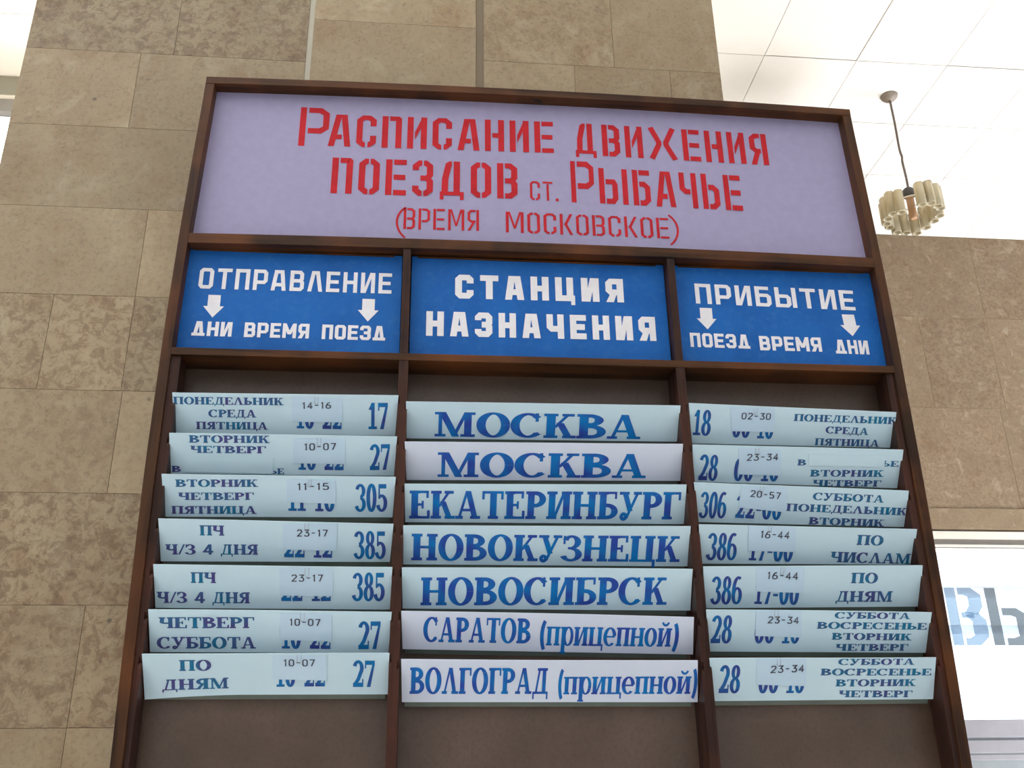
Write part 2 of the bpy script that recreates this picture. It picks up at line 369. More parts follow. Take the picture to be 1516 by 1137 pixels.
# --- stencil (red lettering, with bridges)
def stencil(ch, tb=.135, th=.145):
    w_, g = .44, .035
    l, r, b, tp, m, c = tb / 2, w_ - tb / 2, tb / 2, 1 - tb / 2, .5, .09
    x1 = tb + g
    S_ = lambda pts: stroke(pts, tb, th)
    st = rect(0, 0, tb, 1)
    b, tp = th / 2, 1 - th / 2
    if ch == 'Р': return w_, st + S_([(x1, tp), (r - c, tp), (r, tp - c), (r, .4 + c), (r - c, .4), (x1, .4)])
    if ch == 'А': return w_ * 1.12, para(0, .15, tb) + para(.5 - tb, .36 - tb + .04, tb, 0, 1) + rect(.12, .22, .3, .22 + th)
    if ch == 'С': return w_, S_([(r, .66), (r, tp - c), (r - c, tp), (l + c, tp), (l, tp - c), (l, b + c), (l + c, b), (w_ / 2 - .02, b)]) + S_([(w_ / 2 + g, b), (r - c, b), (r, b + c), (r, .36)])
    if ch == 'П': return w_, st + S_([(x1, tp), (r - .02, tp), (r, tp - .02), (r, 0)])
    if ch == 'И': return w_, st + rect(w_ - tb, 0, w_, 1) + [[(x1, .28), (x1, .52), (w_ - tb + .02, .98), (w_ - tb + .02, .7)]]
    if ch == 'Н': return w_, st + rect(w_ - tb, 0, w_, 1) + rect(x1, m - th / 2, w_ - tb, m + th / 2)
    if ch == 'Е': return w_, st + rect(x1, 0, w_, th) + rect(x1, 1 - th, w_, 1) + rect(x1, m - th / 2, w_ - .02, m + th / 2)
    if ch == 'Д': return w_ * 1.25, S_([(.12, .1), (.13, .5), (.2, tp - .03), (.24, tp), (.27, tp)]) + rect(.31, .12, .31 + tb, 1) + rect(.02, .04, .53, .04 + tb * .75) + rect(.02, -.08, .1, .1) + rect(.45, -.08, .53, .1)
    if ch == 'В': return w_, st + S_([(x1, tp), (r - c, tp), (r, tp - c), (r, m + c), (r - c * .6, m), (x1, m)]) + S_([(r - c * .6, m), (r, m - c), (r, b + c), (r - c, b), (x1, b)])
    if ch == 'Ж': return .74, S_([(.09, 1), (.275, .54), (.275, .46), (.08, 0)]) + S_([(.65, 1), (.455, .54), (.455, .46), (.66, 0)])
    if ch == 'Я': return mirror((w_, st + S_([(x1, tp), (r - c, tp), (r, tp - c), (r, .44 + c), (r - c, .44), (x1, .44)]) + para(r - tb * .45, x1 + .02, tb, 0, .4)))
    if ch == 'О': return w_, S_([(w_ / 2 - g * .5, b), (l + c, b), (l, b + c), (l, tp - c), (l + c, tp), (w_ / 2 - g * .5, tp)]) + S_([(w_ / 2 + g * .5, tp), (r - c, tp), (r, tp - c), (r, b + c), (r - c, b), (w_ / 2 + g * .5, b)])
    if ch == 'З': return w_, S_([(l, .72), (l, tp - c), (l + c, tp), (w_ / 2 - g * .5, tp)]) + S_([(w_ / 2 + g * .5, tp), (r - c, tp), (r, tp - c), (r, m + c), (r - c * .6, m), (x1, m)]) + S_([(r - c * .6, m), (r, m - c), (r, b + c), (r - c, b), (w_ / 2 + g * .5, b)]) + S_([(w_ / 2 - g * .5, b), (l + c, b), (l, b + c), (l, .28)])
    if ch == 'Т': return w_, rect(0, 1 - th, w_, 1) + rect(w_ / 2 - tb / 2, 0, w_ / 2 + tb / 2, 1 - th - g)
    if ch == 'Ы': return .72, st + S_([(x1, .62), (.36, .62), (.40, .54), (.40, b + c), (.34, b), (x1, b)]) + rect(.72 - tb, 0, .72, 1)
    if ch == 'Ь': return w_, st + S_([(x1, .62), (r - c, .62), (r, .62 - c), (r, b + c), (r - c, b), (x1, b)])
    if ch == 'Б': return w_, st + rect(x1, 1 - th, w_, 1) + S_([(x1, .6), (r - c, .6), (r, .6 - c), (r, b + c), (r - c, b), (x1, b)])
    if ch == 'Ч': return w_, rect(w_ - tb, 0, w_, 1) + S_([(l, 1), (l, .46 + c), (l + c, .46), (w_ - tb - g, .46)])
    if ch == 'К': return w_, st + para(x1, w_ - tb * .9, tb, .46, 1) + para(w_ - tb * .9, x1, tb, 0, .54)
    if ch == 'М': return .62, st + rect(.62 - tb, 0, .62, 1) + para(.31 - tb * .35, tb * .75, tb * .7, .2, 1) + para(.31 - tb * .35, .62 - tb * 1.5, tb * .7, .2, 1)
    if ch == '.': return .12, rect(0, 0, .12, .14)
    if ch == '(': return .2, stroke(arc(.62, .5, .56, .62, 128, 232, 12), .055, .05)
    if ch == ')': return .2, stroke(arc(-.42, .5, .56, .62, 52, -52, 12), .055, .05)
    return .3, []

# --- thin plotted digits
def plot(ch):
    q = .135; S_ = lambda p, cl=False: stroke(p, q, q, cl)
    if ch == '0': return .56, S_([(.16, .05), (.4, .05), (.51, .2), (.51, .8), (.4, .95), (.16, .95), (.05, .8), (.05, .2)], True)
    if ch == '1': return .34, S_([(.05, .78), (.2, .95), (.2, 0)])
    if ch == '2': return .56, S_([(.05, .76), (.14, .95), (.42, .95), (.51, .8), (.51, .66), (.06, .05), (.54, .05)])
    if ch == '3': return .56, S_([(.05, .95), (.5, .95), (.26, .57), (.42, .55), (.51, .42), (.51, .18), (.4, .05), (.14, .05), (.04, .2)])
    if ch == '4': return .56, S_([(.38, 0), (.38, .95), (.05, .3), (.56, .3)])
    if ch == '5': return .56, S_([(.5, .95), (.1, .95), (.07, .55), (.38, .57), (.51, .44), (.51, .18), (.4, .05), (.14, .05), (.04, .18)])
    if ch == '6': return .56, S_([(.46, .95), (.22, .82), (.05, .42), (.05, .18), (.16, .05), (.4, .05), (.51, .18), (.51, .4), (.4, .53), (.16, .53), (.06, .42)])
    if ch == '7': return .54, S_([(.03, .95), (.51, .95), (.22, 0)])
    if ch == '-': return .5, S_([(.06, .52), (.44, .52)])
    return .3, []
FONTS = dict(serif=(serif, .035), block=(lambda c: block(c, .215, .78, .17), .2), blocksmall=(lambda c: block(c, .27, .84, .2), .15), blockbold=(lambda c: block(c, .29, .78, .24), .28),
             stencil=(stencil, .13), stencilthin=(lambda c: stencil(c, .10, .10), .13), stencilcap=(lambda c: stencil(c, .092, .135), .1), plot=(plot, .2))
def layout(text, font):
    f, sp = FONTS[font]; x = 0; out = []
    for ch in text:
        w_, polys = f(ch)
        for p in polys: out.append([(x + q[0], q[1]) for q in p])
        x += w_ + sp
    return x - sp, out
def put_text(mb, text, font, a0, b0, a1, b1, h, fn, facing='y'):
    """letters from (a0,b0) to (a1,b1) along the baseline; fn(s,t) gives the 3-D point"""
    W_, polys = layout(text, font)
    # every brush stroke lies a hair above the one before, like overlapping paint
    for k, p in enumerate(polys):
        ar = sum(p[i - 1][0] * p[i][1] - p[i][0] * p[i - 1][1] for i in range(len(p)))
        if ar < 0: p = list(reversed(p))
        pts = [fn(a0 + (a1 - a0) * x / W_, b0 + (b1 - b0) * x / W_ + y * h) for x, y in p]
        e = (k % 40) * 8e-6
        mb.poly([(x, y - e, z) for x, y, z in pts] if facing == 'y' else [(x, y, z + e) for x, y, z in pts])

# ================================================================== measured layout of the board (metres)
TITLE=[[['Р', 'stencilcap', -0.4604, 2.7631, -0.4045, 2.7632, 0.0903], ['АСПИСАНИЕ', 'stencil', -0.4046, 2.7656, 0.0324, 2.7728, 0.0743], ['ДВИЖЕНИЯ', 'stencil', 0.0745, 2.7721, 0.466, 2.7668, 0.0753]], [['ПОЕЗДОВ', 'stencil', -0.3934, 2.6591, -0.0405, 2.6634, 0.0804], ['СТ.', 'stencilthin', -0.0165, 2.6623, 0.0381, 2.6618, 0.0431], ['Р', 'stencilcap', 0.0635, 2.6608, 0.1087, 2.6606, 0.0951], ['ЫБАЧЬЕ', 'stencil', 0.1186, 2.6611, 0.4009, 2.6571, 0.0815]], [['(', 'stencilthin', -0.2723, 2.569, -0.2574, 2.5682, 0.0674], ['ВРЕМЯ', 'stencilthin', -0.2555, 2.5872, -0.1147, 2.589, 0.0458], ['МОСКОВСКОЕ', 'stencilthin', -0.064, 2.5883, 0.2492, 2.5878, 0.0457], [')', 'stencilthin', 0.256, 2.574, 0.2711, 2.5746, 0.0679]]]
BLUE=[[[['ОТПРАВЛЕНИЕ', 'block', -0.6127, 2.4491, -0.2728, 2.4506, 0.0416]], [['ДНИ', 'blocksmall', -0.6141, 2.3567, -0.5461, 2.3565, 0.028], ['ВРЕМЯ', 'blocksmall', -0.525, 2.3565, -0.4135, 2.3569, 0.0285], ['ПОЕЗД', 'blocksmall', -0.3913, 2.3567, -0.2808, 2.3569, 0.0284]]], [[['СТАНЦИЯ', 'blockbold', -0.1582, 2.4454, 0.1527, 2.4477, 0.0492]], [['НАЗНАЧЕНИЯ', 'blockbold', -0.2092, 2.3689, 0.2079, 2.371, 0.0489]]], [[['ПРИБЫТИЕ', 'block', 0.2883, 2.4506, 0.595, 2.4463, 0.0421]], [['ПОЕЗД', 'blocksmall', 0.2706, 2.3614, 0.3818, 2.3606, 0.0285], ['ВРЕМЯ', 'blocksmall', 0.4002, 2.3584, 0.5175, 2.3586, 0.0289], ['ДНИ', 'blocksmall', 0.5435, 2.3561, 0.6075, 2.3556, 0.0284]]]]
ARROWS=[[-0.5823, 2.4371, -0.5819, 2.3927, 0.0361, 0.0215], [-0.3126, 2.4387, -0.3126, 2.3936, 0.0372, 0.0222], [0.3057, 2.4418, 0.3052, 2.3977, 0.0373, 0.0231], [0.5779, 2.4373, 0.5806, 2.3925, 0.0384, 0.0238]]
CARDS={
'L1':{'O': [-0.6245, 0.035, 2.181], 'e1': [1.0, 0.0, 0.0068], 'e2': [-0.0056, -0.5576, 0.8301], 'q': [0.0, 0.0, 0.3668, -0.0, 0.3716, 0.0706, -0.0011, 0.0692], 'runs': [['day_lettering', 'ПОНЕДЕЛЬНИК', 'serif', 0.0, 0.0494, 0.18, 0.0504, 0.0127], ['day_lettering', 'СРЕДА', 'serif', 0.0569, 0.028, 0.1349, 0.0286, 0.0131], ['day_lettering', 'ПЯТНИЦА', 'serif', 0.036, 0.0072, 0.1537, 0.0078, 0.0128], ['train_number', '17', 'serif', 0.3211, 0.0108, 0.3541, 0.0112, 0.0459], ['covered_time_lettering', '10 22', 'serif', 0.2012, 0.0108, 0.2768, 0.0102, 0.0386]], 'slip': [0.1938, 0.0655, 0.2767, 0.0633, 0.2773, 0.0224, 0.1946, 0.0224], 'time': ['14-16', 0.2115, 0.0449, 0.2587, 0.0464, 0.0111], 'edge': [2.2382, 2.181, 2.2424, 2.1835]},
'L2':{'O': [-0.6248, 0.035, 2.1102], 'e1': [1.0, 0.0, 0.0042], 'e2': [-0.0035, -0.5653, 0.8248], 'q': [0.0, 0.0, 0.3673, 0.0, 0.3719, 0.0687, 0.0031, 0.0693], 'runs': [['day_lettering', 'ВТОРНИК', 'serif', 0.0339, 0.0533, 0.163, 0.0542, 0.0126], ['day_lettering', 'ЧЕТВЕРГ', 'serif', 0.0356, 0.0358, 0.1573, 0.0366, 0.0121], ['day_lettering', 'В', 'serif', 0.0044, 0.0029, 0.0195, 0.0031, 0.0104], ['day_lettering', 'ЬЕ', 'serif', 0.1635, 0.0013, 0.1861, 0.001, 0.0099], ['train_number', '27', 'serif', 0.3267, 0.0097, 0.3604, 0.0108, 0.0444], ['covered_time_lettering', '10 22', 'serif', 0.2094, 0.009, 0.2843, 0.0091, 0.0384]], 'slip': [0.201, 0.0626, 0.2863, 0.0627, 0.2865, 0.0197, 0.2011, 0.0204], 'time': ['10-07', 0.2197, 0.0429, 0.2708, 0.0445, 0.0116], 'patch': [0.0235, 0.0291, 0.1693, 0.0298, 0.1679, 0.0019, 0.0228, 0.0032], 'edge': [2.1674, 2.1102, 2.1683, 2.1117]},
'L3':{'O': [-0.6231, 0.035, 2.0372], 'e1': [1.0, 0.0, 0.0083], 'e2': [-0.0069, -0.5511, 0.8344], 'q': [0.0, 0.0, 0.3656, 0.0, 0.3704, 0.0695, -0.0021, 0.072], 'runs': [['day_lettering', 'ВТОРНИК', 'serif', 0.0189, 0.0506, 0.1488, 0.0514, 0.0124], ['day_lettering', 'ЧЕТВЕРГ', 'serif', 0.0226, 0.0285, 0.1424, 0.0291, 0.0125], ['day_lettering', 'ПЯТНИЦА', 'serif', 0.0113, 0.0052, 0.146, 0.0056, 0.0131], ['train_number', '305', 'serif', 0.3054, 0.0098, 0.3567, 0.01, 0.0472], ['covered_time_lettering', '11 10', 'serif', 0.1963, 0.011, 0.2716, 0.0101, 0.0378]], 'slip': [0.1952, 0.0646, 0.2731, 0.0629, 0.2731, 0.0234, 0.1949, 0.0259], 'time': ['11-15', 0.212, 0.0465, 0.2622, 0.0475, 0.0114], 'edge': [2.0977, 2.0372, 2.0979, 2.0402]},
'L4':{'O': [-0.6201, 0.035, 1.9646], 'e1': [1.0, 0.0, 0.0039], 'e2': [-0.0032, -0.5687, 0.8225], 'q': [0.0, 0.0, 0.3607, -0.0, 0.366, 0.0654, -0.0013, 0.0718], 'runs': [['day_lettering', 'ПЧ', 'serif', 0.0615, 0.0439, 0.0994, 0.0436, 0.0169], ['day_lettering', 'Ч/З 4 ДНЯ', 'serif', 0.0081, 0.0117, 0.1515, 0.0119, 0.0171], ['train_number', '385', 'serif', 0.3039, 0.0053, 0.3539, 0.0054, 0.0472], ['covered_time_lettering', '22 12', 'serif', 0.1922, 0.0079, 0.2688, 0.0072, 0.0378]], 'slip': [0.1912, 0.0634, 0.2767, 0.0657, 0.2758, 0.0193, 0.1909, 0.0213], 'time': ['23-17', 0.2133, 0.0436, 0.2613, 0.0439, 0.0114], 'edge': [2.0249, 1.9646, 2.0186, 1.966]},
'L5':{'O': [-0.6193, 0.035, 1.8914], 'e1': [1.0, 0.0, -0.0048], 'e2': [0.004, -0.5438, 0.8392], 'q': [0.0, 0.0, 0.3626, -0.0, 0.3653, 0.0717, -0.0017, 0.0718], 'runs': [['day_lettering', 'ПЧ', 'serif', 0.0546, 0.0419, 0.0929, 0.042, 0.0177], ['day_lettering', 'Ч/З 4 ДНЯ', 'serif', 0.0027, 0.0084, 0.1445, 0.009, 0.0184], ['train_number', '385', 'serif', 0.3039, 0.0143, 0.3538, 0.0147, 0.0473], ['covered_time_lettering', '22 12', 'serif', 0.1924, 0.0133, 0.2701, 0.014, 0.037]], 'slip': [0.1902, 0.068, 0.2726, 0.0673, 0.2731, 0.0225, 0.1903, 0.0228], 'time': ['23-17', 0.209, 0.0468, 0.2571, 0.0473, 0.0115], 'edge': [1.9517, 1.8914, 1.9498, 1.8897]},
'L6':{'O': [-0.6191, 0.035, 1.8244], 'e1': [1.0, 0.0, -0.0046], 'e2': [0.0038, -0.5624, 0.8269], 'q': [0.0, 0.0, 0.3625, 0.0, 0.3664, 0.0687, -0.0006, 0.07], 'runs': [['day_lettering', 'ЧЕТВЕРГ', 'serif', 0.0144, 0.0395, 0.1571, 0.0403, 0.0179], ['day_lettering', 'СУББОТА', 'serif', 0.0112, 0.0062, 0.1594, 0.0067, 0.019], ['train_number', '27', 'serif', 0.3154, 0.0062, 0.3498, 0.0068, 0.0463], ['covered_time_lettering', '10 22', 'serif', 0.1983, 0.0069, 0.2733, 0.0065, 0.0371]], 'slip': [0.1963, 0.065, 0.2743, 0.0645, 0.2747, 0.0196, 0.1963, 0.0215], 'time': ['10-07', 0.2107, 0.0456, 0.2569, 0.0454, 0.0112], 'edge': [1.8825, 1.8244, 1.8792, 1.8227]},
'L7':{'O': [-0.6191, 0.035, 1.7615], 'e1': [1.0, 0.0, -0.0026], 'e2': [0.0021, -0.5711, 0.8209], 'q': [0.0, 0.0, 0.3636, 0.0, 0.3651, 0.069, -0.0016, 0.0676], 'runs': [['day_lettering', 'ПО', 'serif', 0.0522, 0.0398, 0.0991, 0.0404, 0.0177], ['day_lettering', 'ДНЯМ', 'serif', 0.0259, 0.0077, 0.1243, 0.0112, 0.0175], ['train_number', '27', 'serif', 0.31, 0.0129, 0.3433, 0.0126, 0.0439], ['covered_time_lettering', '10 22', 'serif', 0.195, 0.0133, 0.2686, 0.0139, 0.037]], 'slip': [0.1899, 0.0653, 0.2703, 0.0643, 0.2711, 0.024, 0.1897, 0.0264], 'time': ['10-07', 0.2067, 0.0481, 0.2525, 0.0481, 0.0111], 'edge': [1.8167, 1.7615, 1.8175, 1.7606]},
'M1':{'O': [-0.238, 0.035, 2.179], 'e1': [1.0, 0.0, 0.0063], 'e2': [-0.0051, -0.593, 0.8052], 'q': [0.0, 0.0, 0.4745, -0.0, 0.4717, 0.066, -0.0021, 0.0655], 'runs': [['destination_lettering', 'МОСКВА', 'serif', 0.0473, 0.0043, 0.4049, 0.004, 0.0435]], 'edge': [2.2316, 2.179, 2.2352, 2.182]},
'M2':{'O': [-0.236, 0.035, 2.105], 'e1': [0.9999, 0.0, 0.0115], 'e2': [-0.0094, -0.5833, 0.8122], 'q': [0.0, 0.0, 0.4714, -0.0, 0.4688, 0.0666, -0.004, 0.0671], 'runs': [['destination_lettering', 'МОСКВА', 'serif', 0.0516, 0.0057, 0.4076, 0.0051, 0.0431]], 'edge': [2.1595, 2.105, 2.1644, 2.1104]},
'M3':{'O': [-0.2362, 0.035, 2.0325], 'e1': [1.0, 0.0, 0.0034], 'e2': [-0.0028, -0.5723, 0.8201], 'q': [0.0, 0.0, 0.4711, -0.0, 0.4683, 0.0701, -0.0022, 0.0662], 'runs': [['destination_lettering', 'ЕКАТЕРИНБУРГ', 'serif', 0.0063, 0.0064, 0.4611, 0.0084, 0.0484]], 'edge': [2.086, 2.0325, 2.0923, 2.0341]},
'M4':{'O': [-0.2375, 0.035, 1.9623], 'e1': [1.0, 0.0, -0.0007], 'e2': [0.0006, -0.5657, 0.8246], 'q': [0.0, 0.0, 0.472, -0.0, 0.4702, 0.0711, -0.0013, 0.0668], 'runs': [['destination_lettering', 'НОВОКУЗНЕЦК', 'serif', 0.0127, 0.0073, 0.455, 0.008, 0.0455]], 'edge': [2.0165, 1.9623, 2.0215, 1.962]},
'M5':{'O': [-0.2365, 0.035, 1.8913], 'e1': [1.0, 0.0, -0.0045], 'e2': [0.0038, -0.5506, 0.8348], 'q': [0.0, 0.0, 0.4682, 0.0, 0.4662, 0.0722, -0.0027, 0.0695], 'runs': [['destination_lettering', 'НОВОСИБРСК', 'serif', 0.0282, 0.0059, 0.4264, 0.0099, 0.0471]], 'edge': [1.9489, 1.8913, 1.95, 1.8892]},
'M6':{'O': [-0.2347, 0.035, 1.8284], 'e1': [0.9998, 0.0, -0.0195], 'e2': [0.0157, -0.592, 0.8058], 'q': [0.0, 0.0, 0.4648, -0.0, 0.4591, 0.0661, -0.0043, 0.0657], 'runs': [['destination_lettering', 'САРАТОВ', 'serif', 0.0317, 0.0135, 0.2001, 0.0139, 0.0429], ['destination_lettering', '(', 'serif', 0.2154, 0.0003, 0.2238, -0.0001, 0.0572], ['destination_lettering', 'прицепной', 'serif', 0.2254, 0.0111, 0.4263, 0.0132, 0.0324], ['destination_lettering', ')', 'serif', 0.4293, 0.0011, 0.4381, 0.0013, 0.0567]], 'edge': [1.8813, 1.8284, 1.8728, 1.8194]},
'M7':{'O': [-0.2334, 0.035, 1.749], 'e1': [1.0, -0.0, -0.006], 'e2': [0.005, -0.5493, 0.8356], 'q': [0.0, 0.0, 0.4647, 0.0, 0.459, 0.0709, -0.0028, 0.0711], 'runs': [['destination_lettering', 'ВОЛГОГРАД', 'serif', 0.0114, 0.014, 0.2253, 0.0142, 0.0437], ['destination_lettering', '(', 'serif', 0.2408, 0.0017, 0.2479, 0.0017, 0.0576], ['destination_lettering', 'прицепной', 'serif', 0.2493, 0.0134, 0.4512, 0.0144, 0.0296], ['destination_lettering', ')', 'serif', 0.4536, 0.0029, 0.4612, 0.0029, 0.0572]], 'edge': [1.8084, 1.749, 1.8055, 1.7462]},
'R1':{'O': [0.26, 0.035, 2.1793], 'e1': [1.0, 0.0, -0.0037], 'e2': [0.0031, -0.5647, 0.8253], 'q': [0.0, 0.0, 0.3656, -0.0, 0.3649, 0.0655, -0.012, 0.0726], 'runs': [['train_number', '18', 'serif', -0.0008, 0.0153, 0.0307, 0.0148, 0.0456], ['covered_time_lettering', '00 10', 'serif', 0.0694, 0.0132, 0.1444, 0.0116, 0.0402], ['day_lettering', 'ПОНЕДЕЛЬНИК', 'serif', 0.1787, 0.0452, 0.3672, 0.0435, 0.0126], ['day_lettering', 'СРЕДА', 'serif', 0.2391, 0.024, 0.3177, 0.0226, 0.0127], ['day_lettering', 'ПЯТНИЦА', 'serif', 0.2214, 0.0018, 0.3401, 0.0013, 0.0128]], 'slip': [0.0624, 0.0678, 0.1427, 0.0662, 0.1449, 0.0241, 0.0687, 0.0242], 'time': ['02-30', 0.0837, 0.0465, 0.1356, 0.0466, 0.0115], 'edge': [2.2406, 2.1793, 2.2306, 2.1779]},
'R2':{'O': [0.2575, 0.035, 2.1095], 'e1': [0.9998, 0.0, -0.0186], 'e2': [0.0153, -0.5684, 0.8226], 'q': [0.0, 0.0, 0.3688, -0.0, 0.3645, 0.0708, -0.0098, 0.0664], 'runs': [['train_number', '28', 'serif', 0.0061, 0.0034, 0.0395, 0.003, 0.0458], ['covered_time_lettering', '00 10', 'serif', 0.0681, 0.004, 0.1481, 0.0057, 0.04], ['day_lettering', 'В', 'serif', 0.1788, 0.0353, 0.1944, 0.0359, 0.0107], ['day_lettering', 'ЬЕ', 'serif', 0.3302, 0.0389, 0.3596, 0.0394, 0.0104], ['day_lettering', 'ВТОРНИК', 'serif', 0.2038, 0.0162, 0.3353, 0.02, 0.0122], ['day_lettering', 'ЧЕТВЕРГ', 'serif', 0.2105, -0.001, 0.3338, 0.0021, 0.0114]], 'slip': [0.0715, 0.063, 0.1468, 0.0621, 0.1517, 0.0161, 0.0776, 0.016], 'time': ['23-34', 0.0879, 0.0413, 0.1429, 0.044, 0.0118], 'patch': [0.1968, 0.056, 0.3324, 0.0585, 0.3352, 0.0384, 0.1992, 0.0361], 'edge': [2.1635, 2.1095, 2.1618, 2.1027]},
'R3':{'O': [0.2586, 0.035, 2.0379], 'e1': [0.9999, 0.0, -0.0139], 'e2': [0.0114, -0.569, 0.8223], 'q': [0.0, 0.0, 0.3676, -0.0, 0.3618, 0.0662, -0.015, 0.0709], 'runs': [['train_number', '306', 'serif', 0.0, 0.0075, 0.0456, 0.0078, 0.0467], ['covered_time_lettering', '22-00', 'serif', 0.0621, 0.0097, 0.1424, 0.0075, 0.0397], ['day_lettering', 'СУББОТА', 'serif', 0.1946, 0.045, 0.3204, 0.0433, 0.0133], ['day_lettering', 'ПОНЕДЕЛЬНИК', 'serif', 0.1501, 0.0242, 0.3646, 0.0215, 0.0133], ['day_lettering', 'ВТОРНИК', 'serif', 0.1924, 0.0012, 0.3263, -0.0, 0.0128]], 'slip': [0.0672, 0.0666, 0.1473, 0.0653, 0.1486, 0.022, 0.0665, 0.0283], 'time': ['20-57', 0.0844, 0.0483, 0.1365, 0.0453, 0.0117], 'edge': [2.0972, 2.0379, 2.0864, 2.0327]},
'R4':{'O': [0.2564, 0.035, 1.9668], 'e1': [1.0, 0.0, 0.0021], 'e2': [-0.0017, -0.581, 0.8139], 'q': [0.0, 0.0, 0.3701, -0.0, 0.3677, 0.0646, -0.0095, 0.0697], 'runs': [['train_number', '386', 'serif', 0.0087, 0.0067, 0.0589, 0.0065, 0.0479], ['covered_time_lettering', '17-00', 'serif', 0.0807, 0.0066, 0.1565, 0.0044, 0.0397], ['day_lettering', 'ПО', 'serif', 0.2651, 0.0355, 0.3114, 0.0344, 0.0181], ['day_lettering', 'ЧИСЛАМ', 'serif', 0.2226, 0.0042, 0.3634, 0.0012, 0.0187]], 'slip': [0.0749, 0.0693, 0.1562, 0.0676, 0.1599, 0.022, 0.0781, 0.0239], 'time': ['16-44', 0.0967, 0.0473, 0.1462, 0.0461, 0.0126], 'edge': [2.0245, 1.9668, 2.0191, 1.9675]},
'R5':{'O': [0.2569, 0.035, 1.8931], 'e1': [0.9999, 0.0, 0.0101], 'e2': [-0.0085, -0.54, 0.8416], 'q': [0.0, 0.0, 0.3687, 0.0, 0.3658, 0.0724, -0.0081, 0.0721], 'runs': [['train_number', '386', 'serif', 0.0083, 0.0071, 0.0599, 0.0067, 0.0478], ['covered_time_lettering', '17-00', 'serif', 0.0816, 0.0071, 0.1571, 0.005, 0.0387], ['day_lettering', 'ПО', 'serif', 0.2444, 0.0418, 0.2904, 0.0415, 0.0182], ['day_lettering', 'ДНЯМ', 'serif', 0.2203, 0.0098, 0.3185, 0.0091, 0.0184]], 'slip': [0.0802, 0.0711, 0.1615, 0.0691, 0.164, 0.0258, 0.0834, 0.0292], 'time': ['16-44', 0.1, 0.0508, 0.1522, 0.0493, 0.0122], 'edge': [1.9536, 1.8931, 1.9578, 1.8968]},
'R6':{'O': [0.2568, 0.035, 1.824], 'e1': [1.0, 0.0, -0.0071], 'e2': [0.0059, -0.5442, 0.8389], 'q': [0.0, 0.0, 0.3666, -0.0, 0.3658, 0.0713, -0.0109, 0.072], 'runs': [['train_number', '28', 'serif', 0.0004, 0.0146, 0.0349, 0.0149, 0.0473], ['covered_time_lettering', '00 10', 'serif', 0.0729, 0.0151, 0.1484, 0.0151, 0.0383], ['day_lettering', 'СУББОТА', 'serif', 0.2035, 0.0586, 0.3303, 0.0589, 0.011], ['day_lettering', 'ВОСРЕСЕНЬЕ', 'serif', 0.1753, 0.0406, 0.3604, 0.0407, 0.0117], ['day_lettering', 'ВТОРНИК', 'serif', 0.2021, 0.0219, 0.3369, 0.0217, 0.0117], ['day_lettering', 'ЧЕТВЕРГ', 'serif', 0.2103, 0.0028, 0.3335, 0.0036, 0.0118]], 'slip': [0.0712, 0.0712, 0.1463, 0.0702, 0.1508, 0.0256, 0.074, 0.0279], 'time': ['23-34', 0.0922, 0.0501, 0.1433, 0.0494, 0.0116], 'edge': [1.8846, 1.824, 1.8811, 1.8214]},
'R7':{'O': [0.2566, 0.035, 1.7476], 'e1': [1.0, 0.0, 0.0027], 'e2': [-0.0023, -0.538, 0.843], 'q': [0.0, 0.0, 0.3641, -0.0, 0.3604, 0.0722, -0.0117, 0.0728], 'runs': [['train_number', '28', 'serif', 0.0067, 0.0139, 0.0411, 0.0136, 0.0467], ['covered_time_lettering', '00 10', 'serif', 0.0711, 0.0133, 0.1465, 0.0127, 0.0379], ['day_lettering', 'СУББОТА', 'serif', 0.1986, 0.0604, 0.325, 0.0601, 0.0107], ['day_lettering', 'ВОСРЕСЕНЬЕ', 'serif', 0.1709, 0.0428, 0.3554, 0.0415, 0.0115], ['day_lettering', 'ВТОРНИК', 'serif', 0.1976, 0.0236, 0.3308, 0.0233, 0.0119], ['day_lettering', 'ЧЕТВЕРГ', 'serif', 0.2045, 0.005, 0.3277, 0.0038, 0.0116]], 'slip': [0.0647, 0.0714, 0.1449, 0.0721, 0.1491, 0.0251, 0.0681, 0.028], 'time': ['23-34', 0.0885, 0.0479, 0.1425, 0.0497, 0.012], 'edge': [1.8091, 1.7476, 1.8093, 1.7486]}}
STILE_L=[[-0.6396, 2.8949], [-0.6511, 2.5675], [-0.6533, 2.4439], [-0.6547, 2.3653], [-0.6553, 2.0997], [-0.6496, 1.7862], [-0.6457, 1.6585]]
STILE_R=[[0.6414, 2.8965], [0.6496, 2.6108], [0.6535, 2.4783], [0.6535, 2.38], [0.6542, 2.1205], [0.6505, 1.8024], [0.6465, 1.6436]]


# ================================================================== the hall
ZC = 5.2
YW = 4.074          # window wall right of the pillar
YL = 2.86           # window wall left of the pillar
def structure(o): return tag(o, kind='structure')
def slabs(name, mat, rows, y, x_breaks, thick=.0024, gap=.0008, seed=3, tones=None):
    """stone slabs standing proud of a wall facing -y; x_breaks(row) -> list of x"""
    rnd = random.Random(seed); m = MB(); cols = []
    for ri in range(len(rows) - 1):
        xs = x_breaks(ri)
        for xi in range(len(xs) - 1):
            n0 = len(m.f); m.box(xs[xi] + gap / 2, xs[xi + 1] - gap / 2, y, y + thick, rows[ri] + gap / 2, rows[ri + 1] - gap / 2)
            c = tones(ri, xi, rnd) if tones else (rnd.random(), rnd.random())
            cols += [(c[0], c[1], rnd.random())] * 6
    o = m.build(name, mat, fix=False)
    a = o.data.color_attributes.new('slab', 'FLOAT_COLOR', 'CORNER')
    for p in o.data.polygons:
        for li in p.loop_indices: a.data[li].color = (*cols[p.index], 1)
    return o

